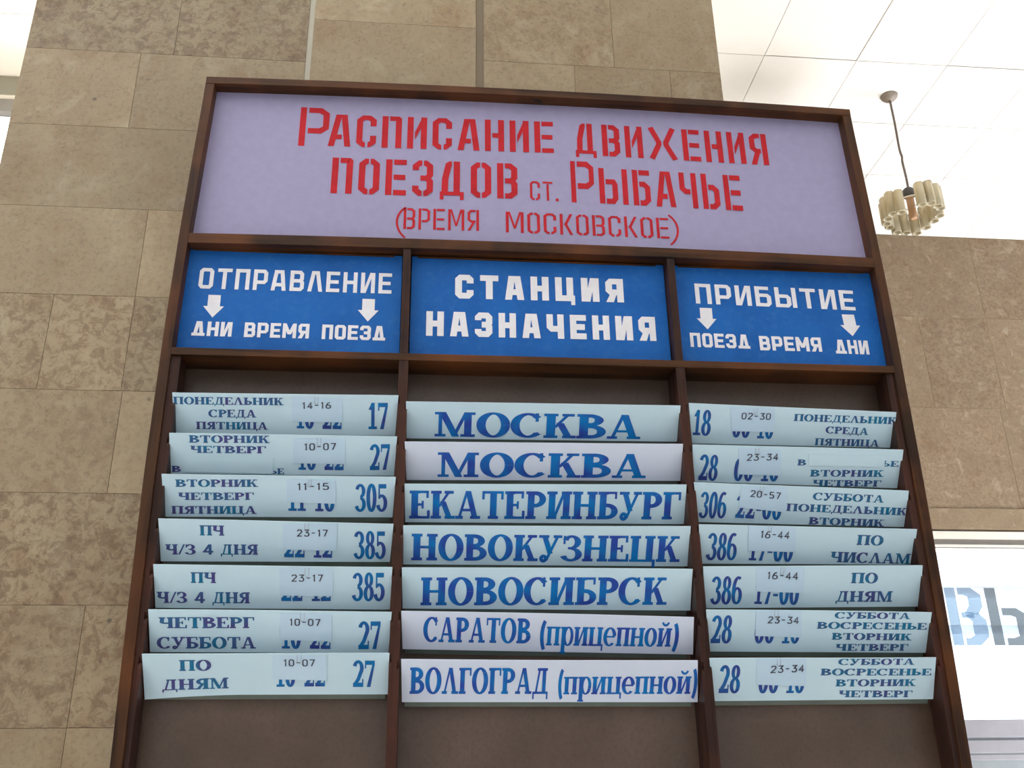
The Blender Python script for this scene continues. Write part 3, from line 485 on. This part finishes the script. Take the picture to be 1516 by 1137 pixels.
def flat(name, x0, x1, y0, y1, z0, z1, mat):
    m = MB(); m.box(x0, x1, y0, y1, z0, z1); return m.build(name, mat)

def floor_mat():
    m, n, b = new_mat('terrazzo_floor')
    v = coords(n)
    br = n.nodes.new('ShaderNodeTexBrick'); br.offset = 0
    br.inputs['Color1'].default_value = (.60, .59, .57, 1); br.inputs['Color2'].default_value = (.66, .65, .63, 1)
    br.inputs['Mortar'].default_value = (.2, .19, .17, 1); br.inputs['Scale'].default_value = 1
    br.inputs['Mortar Size'].default_value = .006; br.inputs['Brick Width'].default_value = .5; br.inputs['Row Height'].default_value = .5
    n.links.new(v, br.inputs['Vector'])
    sp = noise(n, v, 90, 3, .7)
    n.links.new(mix(n, br.outputs[0], (.75, .75, .75), ramp(n, sp, [(.5, (0, 0, 0)), (.7, (.5, .5, .5))]), 'MULTIPLY'), b.inputs['Base Color'])
    b.inputs['Roughness'].default_value = .35
    return m
structure(flat('floor', -8, 8, -8, YW + .3, -.1, 0, floor_mat()))

def ceiling_mat():
    m, n, b = new_mat('white_ceiling_slabs')
    v = coords(n)
    f = noise(n, v, 3, 5)
    n.links.new(ramp(n, f, [(.3, (.84, .83, .80)), (.7, (.88, .87, .85))]), b.inputs['Base Color'])
    b.inputs['Roughness'].default_value = .8
    return m
CEIL = ceiling_mat()
# plasterboard ceiling: square panels with open joints between them
xs = [-8.0]; x = 1.545 - .505 * 19
while x < 8: xs.append(x) if x > -8 else None; x += .505
xs.append(8.0)
ys = [-8.0]; y = 2.392 - .499 * 21
while y < YW: ys.append(y); y += .499
ys = sorted(set(round(v, 4) for v in ys if v <= 3.5)) + [YW + .3]
m = MB(); rnd = random.Random(5)
for i in range(len(xs) - 1):
    for j in range(len(ys) - 1):
        g = .0019
        wide = .005 if (rnd.random() < .25) else g
        m.box(xs[i] + g, xs[i + 1] - wide, ys[j] + g, ys[j + 1] - wide, ZC, ZC + .012)
structure(m.build('ceiling', CEIL, fix=False))
structure(flat('ceiling_backing', -8, 8, -8, YW + .3, ZC + .0125, ZC + .1, plain('dark_joint', (.1, .085, .07), .9)))

# the stone pillar that carries the board
PX0, PX1, PY = -1.025, .4125, .088
row0 = 3.0195; PITCH = .1858
rows = [0.0]
z = row0 - PITCH * 16
while z < ZC - .01:
    if z > .02: rows.append(z)
    z += PITCH
rows.append(ZC)
LEFTB = {0: [-.9, -.742], 1: [-.742], 2: [-.905], 3: [-.735], 4: [-.88, -.738], 5: [-.738], 6: [-.62], 7: [-.80]}
STRIP0, STRIP1 = -.4695, -.4585        # pale mortar strip
STRIP2, STRIP3 = -.1165, -.1005        # dark mortar strip
def pillar_breaks(ri):
    k = round((rows[ri] - (row0 - PITCH * 8)) / PITCH) if ri else 0
    l = LEFTB[k % 8]
    if rows[ri] > row0 - .01: l = [-.735] if k % 2 == 0 else [-.88]
    return [PX0] + l + [STRIP0]
def pillar_breaks_mid(ri): return [STRIP1, STRIP2]
def pillar_breaks_right(ri):
    k = ri % 3
    return [STRIP3] + [[-.066, .2525], [.093, .3], [.18]][k] + [PX1]
def tone_left(ri, xi, r):
    z = rows[ri]
    if z > row0 - .01: return (.1 + .25 * r.random(), .9)
    if 1.68 < z < 2.08 or 2.25 < z < 2.45: return (.35 + .4 * r.random(), .75 + .2 * r.random())
    return (.3 + .6 * r.random(), .12 + .4 * r.random() ** 2)
def tone_r(ri, xi, r): return (.45 + .5 * r.random(), .1 + .45 * r.random() ** 2)
structure(slabs('pillar_cladding', STONE, rows, PY, pillar_breaks, seed=4, tones=tone_left))
mid_rows = [0.0] + [3.134 + .372 * k for k in range(-8, 6) if .05 < 3.134 + .372 * k < ZC] + [ZC]
structure(slabs('pillar_cladding', STONE, mid_rows, PY, pillar_breaks_mid, seed=9, tones=tone_r))
r_rows = [0.0] + [3.048 + .28 * k for k in range(-10, 8) if .05 < 3.048 + .28 * k < ZC] + [ZC]
structure(slabs('pillar_cladding', STONE, r_rows, PY, pillar_breaks_right, seed=14, tones=tone_r))
structure(flat('pillar', PX0, PX1, PY + .0025, 1.35, 0, ZC, MORTAR))
structure(flat('trim_1', STRIP0, STRIP1, PY + .001, PY + .0024, 0, ZC, MORTAR_L))
structure(flat('trim_2', STRIP2, STRIP3, PY + .0015, PY + .0024, 0, ZC, MORTAR_D))

# right window wall: brown stone above a glazed shopfront
FX0 = .35
WIN_T, STONE_B = 3.096, 3.229
far_rows = [STONE_B, 3.901, 4.56, ZC]
def far_breaks(ri): return [FX0] + [[1.2, 2.35, 3.542, 4.6, 5.8, 7.0], [.9, 2.1, 3.1, 3.584, 4.9, 6.2], [1.3, 2.4, 3.584, 4.7, 5.9, 7.1]][ri] + [8.0]
def tone_f(ri, xi, r): return (.25 + .4 * r.random(), .45 + .5 * r.random())
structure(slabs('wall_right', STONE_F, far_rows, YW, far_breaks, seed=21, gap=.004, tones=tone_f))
structure(flat('wall_right_core', FX0, 8, YW + .0026, YW + .3, STONE_B, ZC, MORTAR))
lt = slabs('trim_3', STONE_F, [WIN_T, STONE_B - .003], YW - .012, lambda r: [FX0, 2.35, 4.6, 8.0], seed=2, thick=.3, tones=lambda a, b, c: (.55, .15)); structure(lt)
structure(flat('wall_return', FX0 - .15, FX0 - .001, 1.36, YW + .3, 0, ZC, MORTAR))

FRAME = plain('cream_frame_paint', (.78, .75, .68), .45, 0, .05, 8)
FRAME_G = plain('grey_metal_frame', (.27, .25, .24), .45, 0, .08, 20)
SILL = plain('grey_lilac_sill_boards', (.34, .34, .39), .5, 0, .08, 6)
def glass_mat():
    m = bpy.data.materials.new('window_glass'); m.use_nodes = True; n = m.node_tree; n.nodes.clear()
    o = n.nodes.new('ShaderNodeOutputMaterial'); mx = n.nodes.new('ShaderNodeMixShader')
    tr = n.nodes.new('ShaderNodeBsdfTransparent'); gl = n.nodes.new('ShaderNodeBsdfGlossy'); fr = n.nodes.new('ShaderNodeFresnel')
    nz = n.nodes.new('ShaderNodeTexNoise'); nz.inputs['Scale'].default_value = 2
    rp = n.nodes.new('ShaderNodeValToRGB'); rp.color_ramp.elements[0].color = (.9, .93, .95, 1); rp.color_ramp.elements[1].color = (.97, .98, .99, 1)
    n.links.new(nz.outputs[0], rp.inputs[0]); n.links.new(rp.outputs[0], tr.inputs[0])
    gl.inputs['Roughness'].default_value = .02; fr.inputs['IOR'].default_value = 1.35
    n.links.new(fr.outputs[0], mx.inputs[0]); n.links.new(tr.outputs[0], mx.inputs[1]); n.links.new(gl.outputs[0], mx.inputs[2])
    n.links.new(mx.outputs[0], o.inputs[0]); return m
GLASS = glass_mat()
# shop window to the right
wn = empty('window_1', (4.3, YW + .05, 1.983)); wn['_base'] = (4.3, YW + .05, 1.983); structure(wn)
X0, X1 = FX0, 8.0
m = MB(); m.box(X0, X1, YW, YW + .12, 3.041, WIN_T - .013); m.build('head_frame', FRAME, wn)
m = MB(); m.box(X0, X1, YW + .03, YW + .1, 3.003, 3.041); m.build('head_channel', FRAME_G, wn)
m = MB(); m.box(X0, X1, YW + .01, YW + .1, 2.99, 3.003); m.build('head_bead', FRAME, wn)
m = MB(); m.box(X0, X1, YW + .02, YW + .1, 2.982, 2.99); m.build('head_groove', FRAME_G, wn)
for xm in (1.1, 5.2, 6.9):
    m = MB(); m.box(xm - .04, xm + .04, YW + .01, YW + .11, 1.983, 2.982); m.build('mullion', FRAME, wn)
m = MB(); m.box(X0, X1, YW + .09, YW + .0912, 2.69, 2.765); m.build('transom', plain('pale_grey_transom', (.7, .7, .75), .5), wn)
m = MB(); m.box(X0, X1, YW + .09, YW + .0912, 2.475, 2.53); m.build('glazing_bar', plain('blue_grey_bar', (.5, .56, .64), .5), wn)
m = MB(); m.box(X0, X1, YW + .05, YW + .056, 1.983, 2.982); m.build('pane', GLASS, wn)
# painted letters on the glass
def film_mat(name, a, b_):
    m = bpy.data.materials.new(name); m.use_nodes = True; n = m.node_tree; n.nodes.clear()
    o = n.nodes.new('ShaderNodeOutputMaterial'); mx = n.nodes.new('ShaderNodeMixShader'); mx.inputs[0].default_value = .25
    tr = n.nodes.new('ShaderNodeBsdfTransparent'); df = n.nodes.new('ShaderNodeBsdfDiffuse'); df.inputs[0].default_value = (.4, .45, .5, 1)
    f = noise(n, coords(n), 3, 2)
    n.links.new(ramp(n, f, [(.3, a), (.7, b_)]), tr.inputs[0])
    n.links.new(tr.outputs[0], mx.inputs[1]); n.links.new(df.outputs[0], mx.inputs[2]); n.links.new(mx.outputs[0], o.inputs[0])
    return m
LET_A = film_mat('pale_blue_letter_film', (.26, .38, .5), (.34, .45, .56))
def film(name, polys, mat):
    m = MB()
    for p in polys: m.poly([(x, YW + .047, z) for x, z in p])
    return m.build(name, mat, wn, fix=False)
z0, z1 = 2.406, 2.746; h = z1 - z0
def B2(p): return [[(x, z0 + z * h) for x, z in q] for q in p]
v_ = rect(2.958, 0, 3.024, 1) + stroke([(3.04, .94), (3.10, .94), (3.14, .86), (3.14, .68), (3.105, .54)], .085, .12) + stroke([(3.105, .54), (3.145, .42), (3.145, .16), (3.10, .06), (3.04, .06)], .09, .12) + rect(3.04, .47, 3.12, .57)
film('lettering', B2(v_), LET_A)
y_ = rect(3.212, 0, 3.28, 1) + stroke([(3.298, .58), (3.37, .58), (3.42, .5), (3.42, .14), (3.37, .06), (3.298, .06)], .08, .13) + rect(3.51, 0, 3.578, 1)
film('lettering', B2(y_), film_mat('grey_letter_film', (.11, .14, .16), (.17, .2, .22)))
# sill boards and the panel below
for k, (za, zb, dy) in enumerate(((1.888, 1.983, .0), (1.805, 1.876, .012), (1.766, 1.80, .02))):
    m = MB(); m.box(X0, X1, YW - .02 + dy, YW + .14, za, zb); structure(m.build(f'trim_{4 + k}', SILL, bevel=.006))
structure(flat('wall_right_apron', X0, 8, YW + .005, YW + .3, 0, 1.983 - .005, plain('blue_grey_apron', (.30, .34, .38), .6)))
# left window wall: grey header against the ceiling, bright glazing below
w2 = empty('window_2', (-4, YL, 1.0)); w2['_base'] = (-4, YL, 1.0); structure(w2)
HEAD = plain('grey_green_header', (.30, .29, .235), .6, 0, .08, 6)
HEAD2 = plain('grey_header_board', (.26, .245, .225), .6, 0, .08, 6)
structure(flat('wall_left', -8, -.9, YL, YL + .25, 5.066, ZC, HEAD))
m = MB(); m.box(-8, -.9, YL - .012, YL + .1, 5.053, 5.066); m.build('bead', FRAME, w2)
m = MB(); m.box(-8, -.9, YL + .004, YL + .1, 4.976, 5.053); m.build('head_frame', HEAD2, w2)
for xm in (-6.4, -4.8, -3.2):
    m = MB(); m.box(xm - .04, xm + .04, YL + .01, YL + .1, 1.0, 4.976); m.build('mullion', FRAME, w2)
m = MB(); m.box(-8, -.9, YL + .05, YL + .056, 1.0, 4.976); m.build('pane', GLASS, w2)
structure(flat('wall_left_apron', -8, -.9, YL, YL + .25, 0, 1.0, STONE_F if False else HEAD2))

# ================================================================== the timetable board
BZ = 1.26
BASE = (0, .04, BZ)
board = empty('timetable_board', BASE); board['_base'] = BASE
tag(board, 'tall dark wooden timetable board with lavender title, hung on the stone pillar', 'timetable board')
YBK = PY - .0008
def lerp_tab(tab, z):
    tab = sorted(tab, key=lambda p: p[1])
    if z <= tab[0][1]:
        return tab[0][0]
    for (xa, za), (xb, zb) in zip(tab, tab[1:]):
        if z <= zb:
            return xa + (xb - xa) * (z - za) / (zb - za)
    return tab[-1][0]
def smooth(tab, z):
    return (lerp_tab(tab, z - .06) + 2 * lerp_tab(tab, z) + lerp_tab(tab, z + .06)) / 4
TOPZ = 2.8955
SW = .0175
def stile(tab, sgn):
    m = MB(); N = 22; i0 = 0
    zs = [BZ + (TOPZ - BZ) * k / N for k in range(N + 1)]
    ring_ = []
    for z in zs:
        xo = smooth(tab, z); xi = xo + sgn * SW
        b = len(m.v); m.v += [(xo, 0, z), (xi, 0, z), (xi, YBK, z), (xo, YBK, z)]; ring_.append(b)
    for a, b in zip(ring_, ring_[1:]):
        for k in range(4): m.f.append((a + k, a + (k + 1) % 4, b + (k + 1) % 4, b + k))
    m.f.append(tuple(ring_[0] + k for k in range(4))); m.f.append(tuple(ring_[-1] + k for k in range(4)))
    return m.build('stile', WOOD_Z, board, bevel=.0012)
stile(STILE_L, 1); stile(STILE_R, -1)
xl = lambda z: smooth(STILE_L, z) + SW
xr = lambda z: smooth(STILE_R, z) - SW
def rail(name, z0, z1, xa, xb, crown=0, y0=.0, y1=None):
    y1 = YBK if y1 is None else y1
    m = MB(); N = 16; rr = []
    for k in range(N + 1):
        u = k / N; x = xa + (xb - xa) * u; d = crown * 4 * u * (1 - u)
        b = len(m.v); m.v += [(x, y0, z0 + d), (x, y0, z1 + d), (x, y1, z1 + d), (x, y1, z0 + d)]; rr.append(b)
    for a, b in zip(rr, rr[1:]):
        for k in range(4): m.f.append((a + k, b + k, b + (k + 1) % 4, a + (k + 1) % 4))
    m.f.append(tuple(rr[0] + k for k in range(4))); m.f.append(tuple(rr[-1] + k for k in range(4)))
    return m.build(name, WOOD_X, board, bevel=.001)
rail('top_rail', 2.8795, 2.8955, xl(2.89) - .0172, xr(2.89) + .0172, .0085, y0=-.0012)
rail('cross_rail', 2.5275, 2.548, xl(2.54), xr(2.54), .006)
rail('cross_rail', 2.309, 2.3225, xl(2.31), xr(2.31), 0, y0=-.001)
rail('bottom_rail', BZ, BZ + .03, xl(1.3), xr(1.3))
# back board behind the card bays
m = MB(); m.box(-.638, .638, .06, .072, BZ + .03, 2.309); m.build('backing_panel', HARD, board)

# --- notched uprights that hold the cards
NROW = 7
def notch_profiles(edge):
    """edge: list of (z_top, z_bottom) of the card ends, top row first -> (y,z) outlines of the wood between the slots"""
    yt, yb = -.004, .035
    out = []; D_ = .0042
    def at(zt, zb, y): return zt + (zb - zt) * (y - yt) / (yb - yt)
    zt, zb = edge[0]
    out.append([(0, 2.309), (0, at(zt, zb, 0) + D_), (.041, at(zt, zb, .041) + D_), (.041, 2.309)])
    for (a, b), (c, d) in zip(edge, edge[1:]):
        u0 = at(a, b, 0) - D_ * 1.1; u1 = at(a, b, .041) - D_ * 1.1
        out.append([(.004, u0 - .001), (.0012, u0 - .004), (0, u0 - .009), (0, at(c, d, 0) + D_), (.041, at(c, d, .041) + D_), (.041, u1)])
    a, b = edge[-1]
    u0 = at(a, b, 0) - D_ * 1.1; u1 = at(a, b, .041) - D_ * 1.1
    out.append([(.004, u0 - .001), (.0012, u0 - .004), (0, u0 - .009), (0, BZ + .03), (.041, BZ + .03), (.041, u1)])
    return out
def edges(col, right):
    o = 2 if right else 0
    return [(CARDS[f'{col}{i}']['edge'][o], CARDS[f'{col}{i}']['edge'][o + 1]) for i in range(1, NROW + 1)]
def mullion(x0, x1, cl, cr):
    m = MB()
    mid = (x0 + x1) / 2
    m.box(mid - .0042, mid + .0042, .0006, .0595, BZ + .03, 2.309)
    for p in notch_profiles(edges(cl, True)): m.prism_x(p, x0, mid - .0038)
    for p in notch_profiles(edges(cr, False)): m.prism_x(p, mid + .0038, x1)
    m.box(x0, x1, .0415, .0595, BZ + .03, 2.309)
    o = m.build('mullion', WOOD_D, board)
    m2 = MB(); m2.box(x0 + .001, x1 - .001, .001, .03, 2.3227, 2.5273 + .004); m2.build('heading_mullion', WOOD_D, board, bevel=.0008)
    return o
mullion(-.2545, -.2385, 'L', 'M')
mullion(.2325, .2485, 'M', 'R')
def batten(col, right, xa, xb):
    """strip inside the stile, notched on the card side"""
    m = MB(); s = .0055
    if not right:
        m.box(xa, xb - s, .005, .0595, BZ + .03, 2.309)
        for p in notch_profiles(edges(col, False)): m.prism_x([(y + .005, z) for y, z in p], xb - s - .0004, xb)
    else:
        m.box(xa + s, xb, .005, .0595, BZ + .03, 2.309)
        for p in notch_profiles(edges(col, True)): m.prism_x([(y + .005, z) for y, z in p], xa, xa + s + .0004)
    return m.build('batten', WOOD_D, board)
batten('L', False, -.6385, -.6215)
batten('R', True, .6215, .6385)

# --- title and heading panels
def panel(name, x0, x1, z0, z1, y, mat, th=.006):
    m = MB(); m.box(x0, x1, y, y + th, z0, z1); return m.build(name, mat, board, bevel=.0006)
tp = panel('title_panel', -.6375, .6370, 2.5485, 2.8915, .0245, TITLE_M); tp['label'] = 'lavender panel with red stencilled title'
tp['_base'] = BASE
LIFT = .0006
for line in TITLE:
    words = [[]]
    for run in line:
        prev = words[-1][-1] if words[-1] else None
        if prev and run[2] - prev[4] > .012: words.append([])
        words[-1].append(run)
    for word in words:
        m = MB()
        for tx, f, a0, b0, a1, b1, hh in word: put_text(m, tx, f, a0, b0, a1, b1, hh, lambda s, t_: (s, .0245 - LIFT, t_))
        m.build('lettering', RED, tp, fix=False)
hp = []
for k, (x0, x1) in enumerate(((-.6385, -.2537), (-.2393, .2333), (.2477, .6375))):
    p = panel('heading_panel', x0 + .0015, x1 - .0012, 2.3235, 2.530, .0245, BLUE_M); p['_base'] = BASE; hp.append(p)
    m = MB(); m.box(x0 + .012, x1 - .016, .0222, .0243, 2.5262, 2.5288); m.build('batten_edge', WOOD_X, board)
    for line in BLUE[k]:
        for tx, f, a0, b0, a1, b1, hh in line:
            m = MB(); put_text(m, tx, f, a0, b0, a1, b1, hh, lambda s, t_: (s, .0245 - LIFT, t_)); m.build('lettering', WHITE, p, fix=False)
hp[0]['label'] = 'blue departures heading with two arrows'
hp[1]['label'] = 'blue destination station heading'
hp[2]['label'] = 'blue arrivals heading with two arrows'
for k, (xt, zt, xb, zb, w_, s_) in enumerate(ARROWS):
    zm = zt + (zb - zt) * .5; xm = xt + (xb - xt) * .5; y = .0245 - LIFT
    m = MB()
    m.poly([(xt - s_ / 2, y, zt), (xm - s_ / 2, y, zm), (xm + s_ / 2, y, zm), (xt + s_ / 2, y, zt)])
    m.poly([(xm - w_ / 2, y, zm), (xb, y, zb), (xm + w_ / 2, y, zm)])
    m.build('arrow', WHITE, hp[0 if k < 2 else 2], fix=False)
# bent nail under the top rail
m = MB(); m.tube([(.012, .020, 2.889), (.006, .010, 2.884), (-.004, .004, 2.8815), (-.008, .001, 2.882)], .0022, 6); m.build('bent_nail', plain('rusty_nail', (.03, .025, .022), .5, .8), board)

# ================================================================== the cards and their holders
def place(o, d, parent=None):
    M = Matrix.Identity(4)
    e1, e2 = Vector(d['e1']).normalized(), Vector(d['e2']); e2 = (e2 - e1 * e2.dot(e1)).normalized(); n = e1.cross(e2)
    for r in range(3): M[r][0], M[r][1], M[r][2], M[r][3] = e1[r], e2[r], n[r], d['O'][r]
    return M
NAMES = dict(
 L1='departure card for train 17 leaving 14-16, topmost in the left column',
 L2='pale blue departure card for train 27 with a pasted-over third weekday line',
 L3='pale blue departure card for train 305 leaving 11-15 on three weekdays',
 L4='upper of two departure cards for train 385, directly below the train 305 card',
 L5='lower of two departure cards for train 385, directly above a train 27 card',
 L6='departure card for train 27 reading ЧЕТВЕРГ СУББОТА in two large lines',
 L7='departure card for train 27 reading ПО ДНЯМ with a curling lower edge',
 M1='bluer of the two destination cards reading МОСКВА, top of the middle column',
 M2='whiter lilac one of the two destination cards reading МОСКВА',
 M3='pale blue destination card reading ЕКАТЕРИНБУРГ in tight tall blue letters',
 M4='pale blue destination card reading НОВОКУЗНЕЦК in the middle column',
 M5='greenish pale blue destination card reading НОВОСИБРСК in the middle column',
 M6='whitish destination card reading САРАТОВ (прицепной), second from the bottom of the middle column',
 M7='whitish destination card reading ВОЛГОГРАД (прицепной), bottom of the middle column',
 R1='arrival card for train 18 at 02-30, topmost in the right column',
 R2='arrival card for train 28 with a pasted-over weekday line',
 R3='pale blue arrival card for train 306 at 20-57 with a crooked time slip',
 R4='pale blue arrival card for train 386 at 16-44 reading ПО ЧИСЛАМ',
 R5='pale blue arrival card for train 386 at 16-44 reading ПО ДНЯМ',
 R6='arrival card for train 28 listing four weekdays, directly below a train 386 card',
 R7='arrival card for train 28 listing four weekdays, lowest in the right column')
GROUP = dict(L='departure cards in the left column', M='destination cards in the middle column', R='arrival cards in the right column')
KIND = dict(L='departure_card', M='destination_card', R='arrival_card')
rnd = random.Random(11)
for key, d in CARDS.items():
    col = key[0]; q = d['q']; M = place(None, d)
    BLx, BLy, BRx, BRy, TRx, TRy, TLx, TLy = q
    Wd = (BRx + TRx) / 2; Ht = (TLy + TRy) / 2
    bow = rnd.uniform(-.0012, .0012); lip = rnd.uniform(.0006, .0016); ph = rnd.uniform(0, 6)
    curl = .0075 if key == 'L7' else 0
    def bend(s, t_, bow=bow, lip=lip, ph=ph, Wd=Wd, Ht=Ht):
        u = s / Wd; v = t_ / Ht
        return bow * math.sin(math.pi * min(max(u, 0), 1)) * v + lip * max(v, 0) ** 3 + .0005 * math.sin(5 * u + ph) * v
    # the card: a thin sheet with a slight bend
    NX, NY = 28, 6; m = MB(); th = .0009
    def P(i, j, dz):
        u, v = i / NX, j / NY
        xb = BLx + (BRx - BLx) * u; yb = BLy + (BRy - BLy) * u
        xt = TLx + (TRx - TLx) * u; yt = TLy + (TRy - TLy) * u
        s = xb + (xt - xb) * v; t_ = yb + (yt - yb) * v
        t_ -= curl * max(0, 1 - u / .4) ** 1.6 * (1 - v)
        return (s, t_, bend(s, t_) + dz)
    for dz in (0, -th):
        for j in range(NY + 1):
            for i in range(NX + 1): m.v.append(P(i, j, dz))
    A = (NX + 1) * (NY + 1); idx = lambda i, j: j * (NX + 1) + i
    for j in range(NY):
        for i in range(NX):
            a, b, c, e = idx(i, j), idx(i + 1, j), idx(i + 1, j + 1), idx(i, j + 1)
            m.f.append((a, b, c, e)); m.f.append((A + a, A + e, A + c, A + b))
    for i in range(NX):
        m.f.append((idx(i, 0), A + idx(i, 0), A + idx(i + 1, 0), idx(i + 1, 0)))
        m.f.append((idx(i, NY), idx(i + 1, NY), A + idx(i + 1, NY), A + idx(i, NY)))
    for j in range(NY):
        m.f.append((idx(0, j), idx(0, j + 1), A + idx(0, j + 1), A + idx(0, j)))
        m.f.append((idx(NX, j), A + idx(NX, j), A + idx(NX, j + 1), idx(NX, j + 1)))
    card = m.build(KIND[col], PAPER_B if key in ('M2', 'M6', 'M7') else PAPER_A, smooth=False)
    card.matrix_world = M
    tag(card, NAMES[key], 'card', GROUP[col])
    up = .0004
    for nm, tx, f, a0, b0, a1, b1, hh in d['runs']:
        mt = MB(); put_text(mt, tx, f, a0, b0, a1, b1, hh, lambda s, t_: (s, t_, bend(s, t_) + up), 'z')
        mat = INK_D if nm == 'destination_lettering' else (INK_W if nm == 'day_lettering' else INK_N)
        mt.build(nm, mat, card, fix=False)
    def sheet(pts, z_lo, z_hi, name, mat):
        TL_, TR_, BR_, BL_ = [(pts[2 * k], pts[2 * k + 1]) for k in range(4)]
        ms = MB(); n_ = 8; rr = []
        for i in range(n_ + 1):
            u = i / n_
            b = (BL_[0] + (BR_[0] - BL_[0]) * u, BL_[1] + (BR_[1] - BL_[1]) * u); t2 = (TL_[0] + (TR_[0] - TL_[0]) * u, TL_[1] + (TR_[1] - TL_[1]) * u)
            i0 = len(ms.v); rr.append(i0)
            ms.v += [(b[0], b[1], bend(*b) + z_hi + .0007), (t2[0], t2[1], bend(*t2) + z_hi), (t2[0], t2[1], bend(*t2) + z_lo), (b[0], b[1], bend(*b) + z_lo)]
        for a, b in zip(rr, rr[1:]):
            for k in range(4): ms.f.append((a + k, b + k, b + (k + 1) % 4, a + (k + 1) % 4))
        ms.f.append(tuple(rr[0] + k for k in range(4))); ms.f.append(tuple(rr[-1] + k for k in range(4)))
        return ms.build(name, mat, card)
    if 'patch' in d: sheet(d['patch'], .0006, .0009, 'correction_strip', PAPER_A)
    if 'slip' in d:
        sl = sheet(d['slip'], .0006, .0010, 'time_slip', PAPER_S)
        tx, a0, b0, a1, b1, hh = d['time']; mt = MB()
        put_text(mt, tx, 'plot', a0, b0, a1, b1, hh, lambda s, t_: (s, t_, bend(s, t_) + .0021), 'z'); mt.build('time_lettering', INK_P, sl, fix=False)
        p_ = d['slip']; cx = (p_[0] + p_[2]) / 2 + rnd.uniform(-.006, .006); ty = (p_[1] + p_[3]) / 2
        mt = MB(); r_ = .0028; zz = bend(cx, ty) + .0023
        mt.tube([(cx - r_, ty + .002, zz), (cx - r_, ty - .009, zz), (cx - r_ * .6, ty - .0115, zz), (cx + r_ * .6, ty - .0115, zz), (cx + r_, ty - .009, zz), (cx + r_, ty + .002, zz)], .00035, 5)
        mt.build('paper_clip', STEEL, sl, smooth=True)
    # the strip behind the card
    mh = MB()
    e1, e2, n = M.col[0].to_3d(), M.col[1].to_3d(), M.col[2].to_3d(); O = M.translation
    def W(s, t_, z): return O + e1 * s + e2 * t_ + n * z
    a, b = max(BLx, TLx) + .004, min(BRx, TRx) - .004
    lo, hi = -.0085, Ht * .55
    mh.hexa([W(a, lo, -.0032), W(b, lo, -.0032), W(a, hi, -.0032), W(b, hi, -.0032), W(a, lo, -.0016), W(b, lo, -.0016), W(a, hi, -.0016), W(b, hi, -.0016)])
    mh.build('card_holder', HOLDER, board)

# ================================================================== the pendant lamp
LX, LY = 2.352, 2.655
LB = (LX, LY, ZC)
lamp = empty('pendant_lamp', LB); lamp['_base'] = LB
tag(lamp, 'pendant lamp of ribbed cream glass tubes hanging by a cord from the ceiling', 'lamp')
m = MB(); m.lathe([(0, ZC - .036), (.012, ZC - .035), (.03, ZC - .026), (.044, ZC - .01), (.047, ZC), (0, ZC)], LX, LY, 36)
m.build('canopy', plain('dull_cream_canopy', (.26, .22, .185), .5), lamp, smooth=True)
pts = []
for k in range(25):
    u = k / 24; wob = .004 * math.sin(9 * u) * u + (.006 * math.exp(-((u - .62) / .03) ** 2))
    pts.append((LX + wob, LY, ZC - .03 - (.605) * u))
m = MB(); m.tube(pts, .0062, 8); m.build('cord', plain('brown_cord', (.14, .11, .095), .6), lamp, smooth=True)
m = MB(); m.lathe([(0, 4.585), (.02, 4.585), (.03, 4.575), (.03, 4.535), (.024, 4.53), (0, 4.53)], LX, LY, 24)
m.build('lamp_holder', plain('dark_lamp_holder', (.05, .045, .042), .5), lamp, smooth=True)
m = MB(); m.lathe([(0, 4.5295), (.02, 4.5295), (.02, 4.40), (0, 4.40)], LX, LY, 20)
m.build('stem', plain('brown_stem', (.36, .2, .1), .5), lamp, smooth=True)
def tube_glass():
    m_, n, b = new_mat('ribbed_cream_glass')
    f = noise(n, coords(n, 'Object', (30, 30, 3)), 2, 4)
    n.links.new(ramp(n, f, [(.3, (.80, .70, .48)), (.7, (.90, .84, .66))]), b.inputs['Base Color'])
    b.inputs['Roughness'].default_value = .25; b.inputs['Transmission Weight'].default_value = .6; b.inputs['IOR'].default_value = 1.4
    return m_
TG = tube_glass()
m = MB(); m.tube([(LX + .135 * math.cos(2 * math.pi * k / 40), LY + .135 * math.sin(2 * math.pi * k / 40), 4.46) for k in range(41)], .004, 6)
for k in range(3):
    a = .7 + 2 * math.pi * k / 3; m.tube([(LX + .018 * math.cos(a), LY + .018 * math.sin(a), 4.46), (LX + .135 * math.cos(a), LY + .135 * math.sin(a), 4.46)], .004, 6)
m.build('ring_bracket', plain('pale_bracket', (.6, .55, .45), .5), lamp, smooth=True)
face = math.atan2(-1.552 - LY, -.2146 - LX)
N = 15
for k in range(N):
    a = face + .2 + (2 * math.pi - .4) * (k + .5) / N
    side = math.sin(a - face)
    top = 4.495 + .03 * abs(side) + (.02 if side > 0 else .01) + .006 * math.sin(k * 2.6)
    r_ = .025; cx, cy = LX + .135 * math.cos(a), LY + .135 * math.sin(a)
    m = MB(); prof = []
    n_ = 20
    i0 = len(m.v); zs = [(top - .13, 1.0), (top - .004, 1.0), (top, .9), (top, .72), (top - .13, .72)]
    for j in range(n_):
        b = 2 * math.pi * j / n_; rr = r_ * (1 + .07 * math.cos(5 * b))
        for z, f in zs: m.v.append((cx + rr * f * math.cos(b), cy + rr * f * math.sin(b), z))
    for j in range(n_):
        for i in range(5):
            j2 = (j + 1) % n_; i2 = (i + 1) % 5
            m.f.append((i0 + j * 5 + i, i0 + j2 * 5 + i, i0 + j2 * 5 + i2, i0 + j * 5 + i2))
    m.build('shade_tube', TG, lamp, smooth=True)

for o in list(bpy.data.objects):
    if '_base' in o: del o['_base']
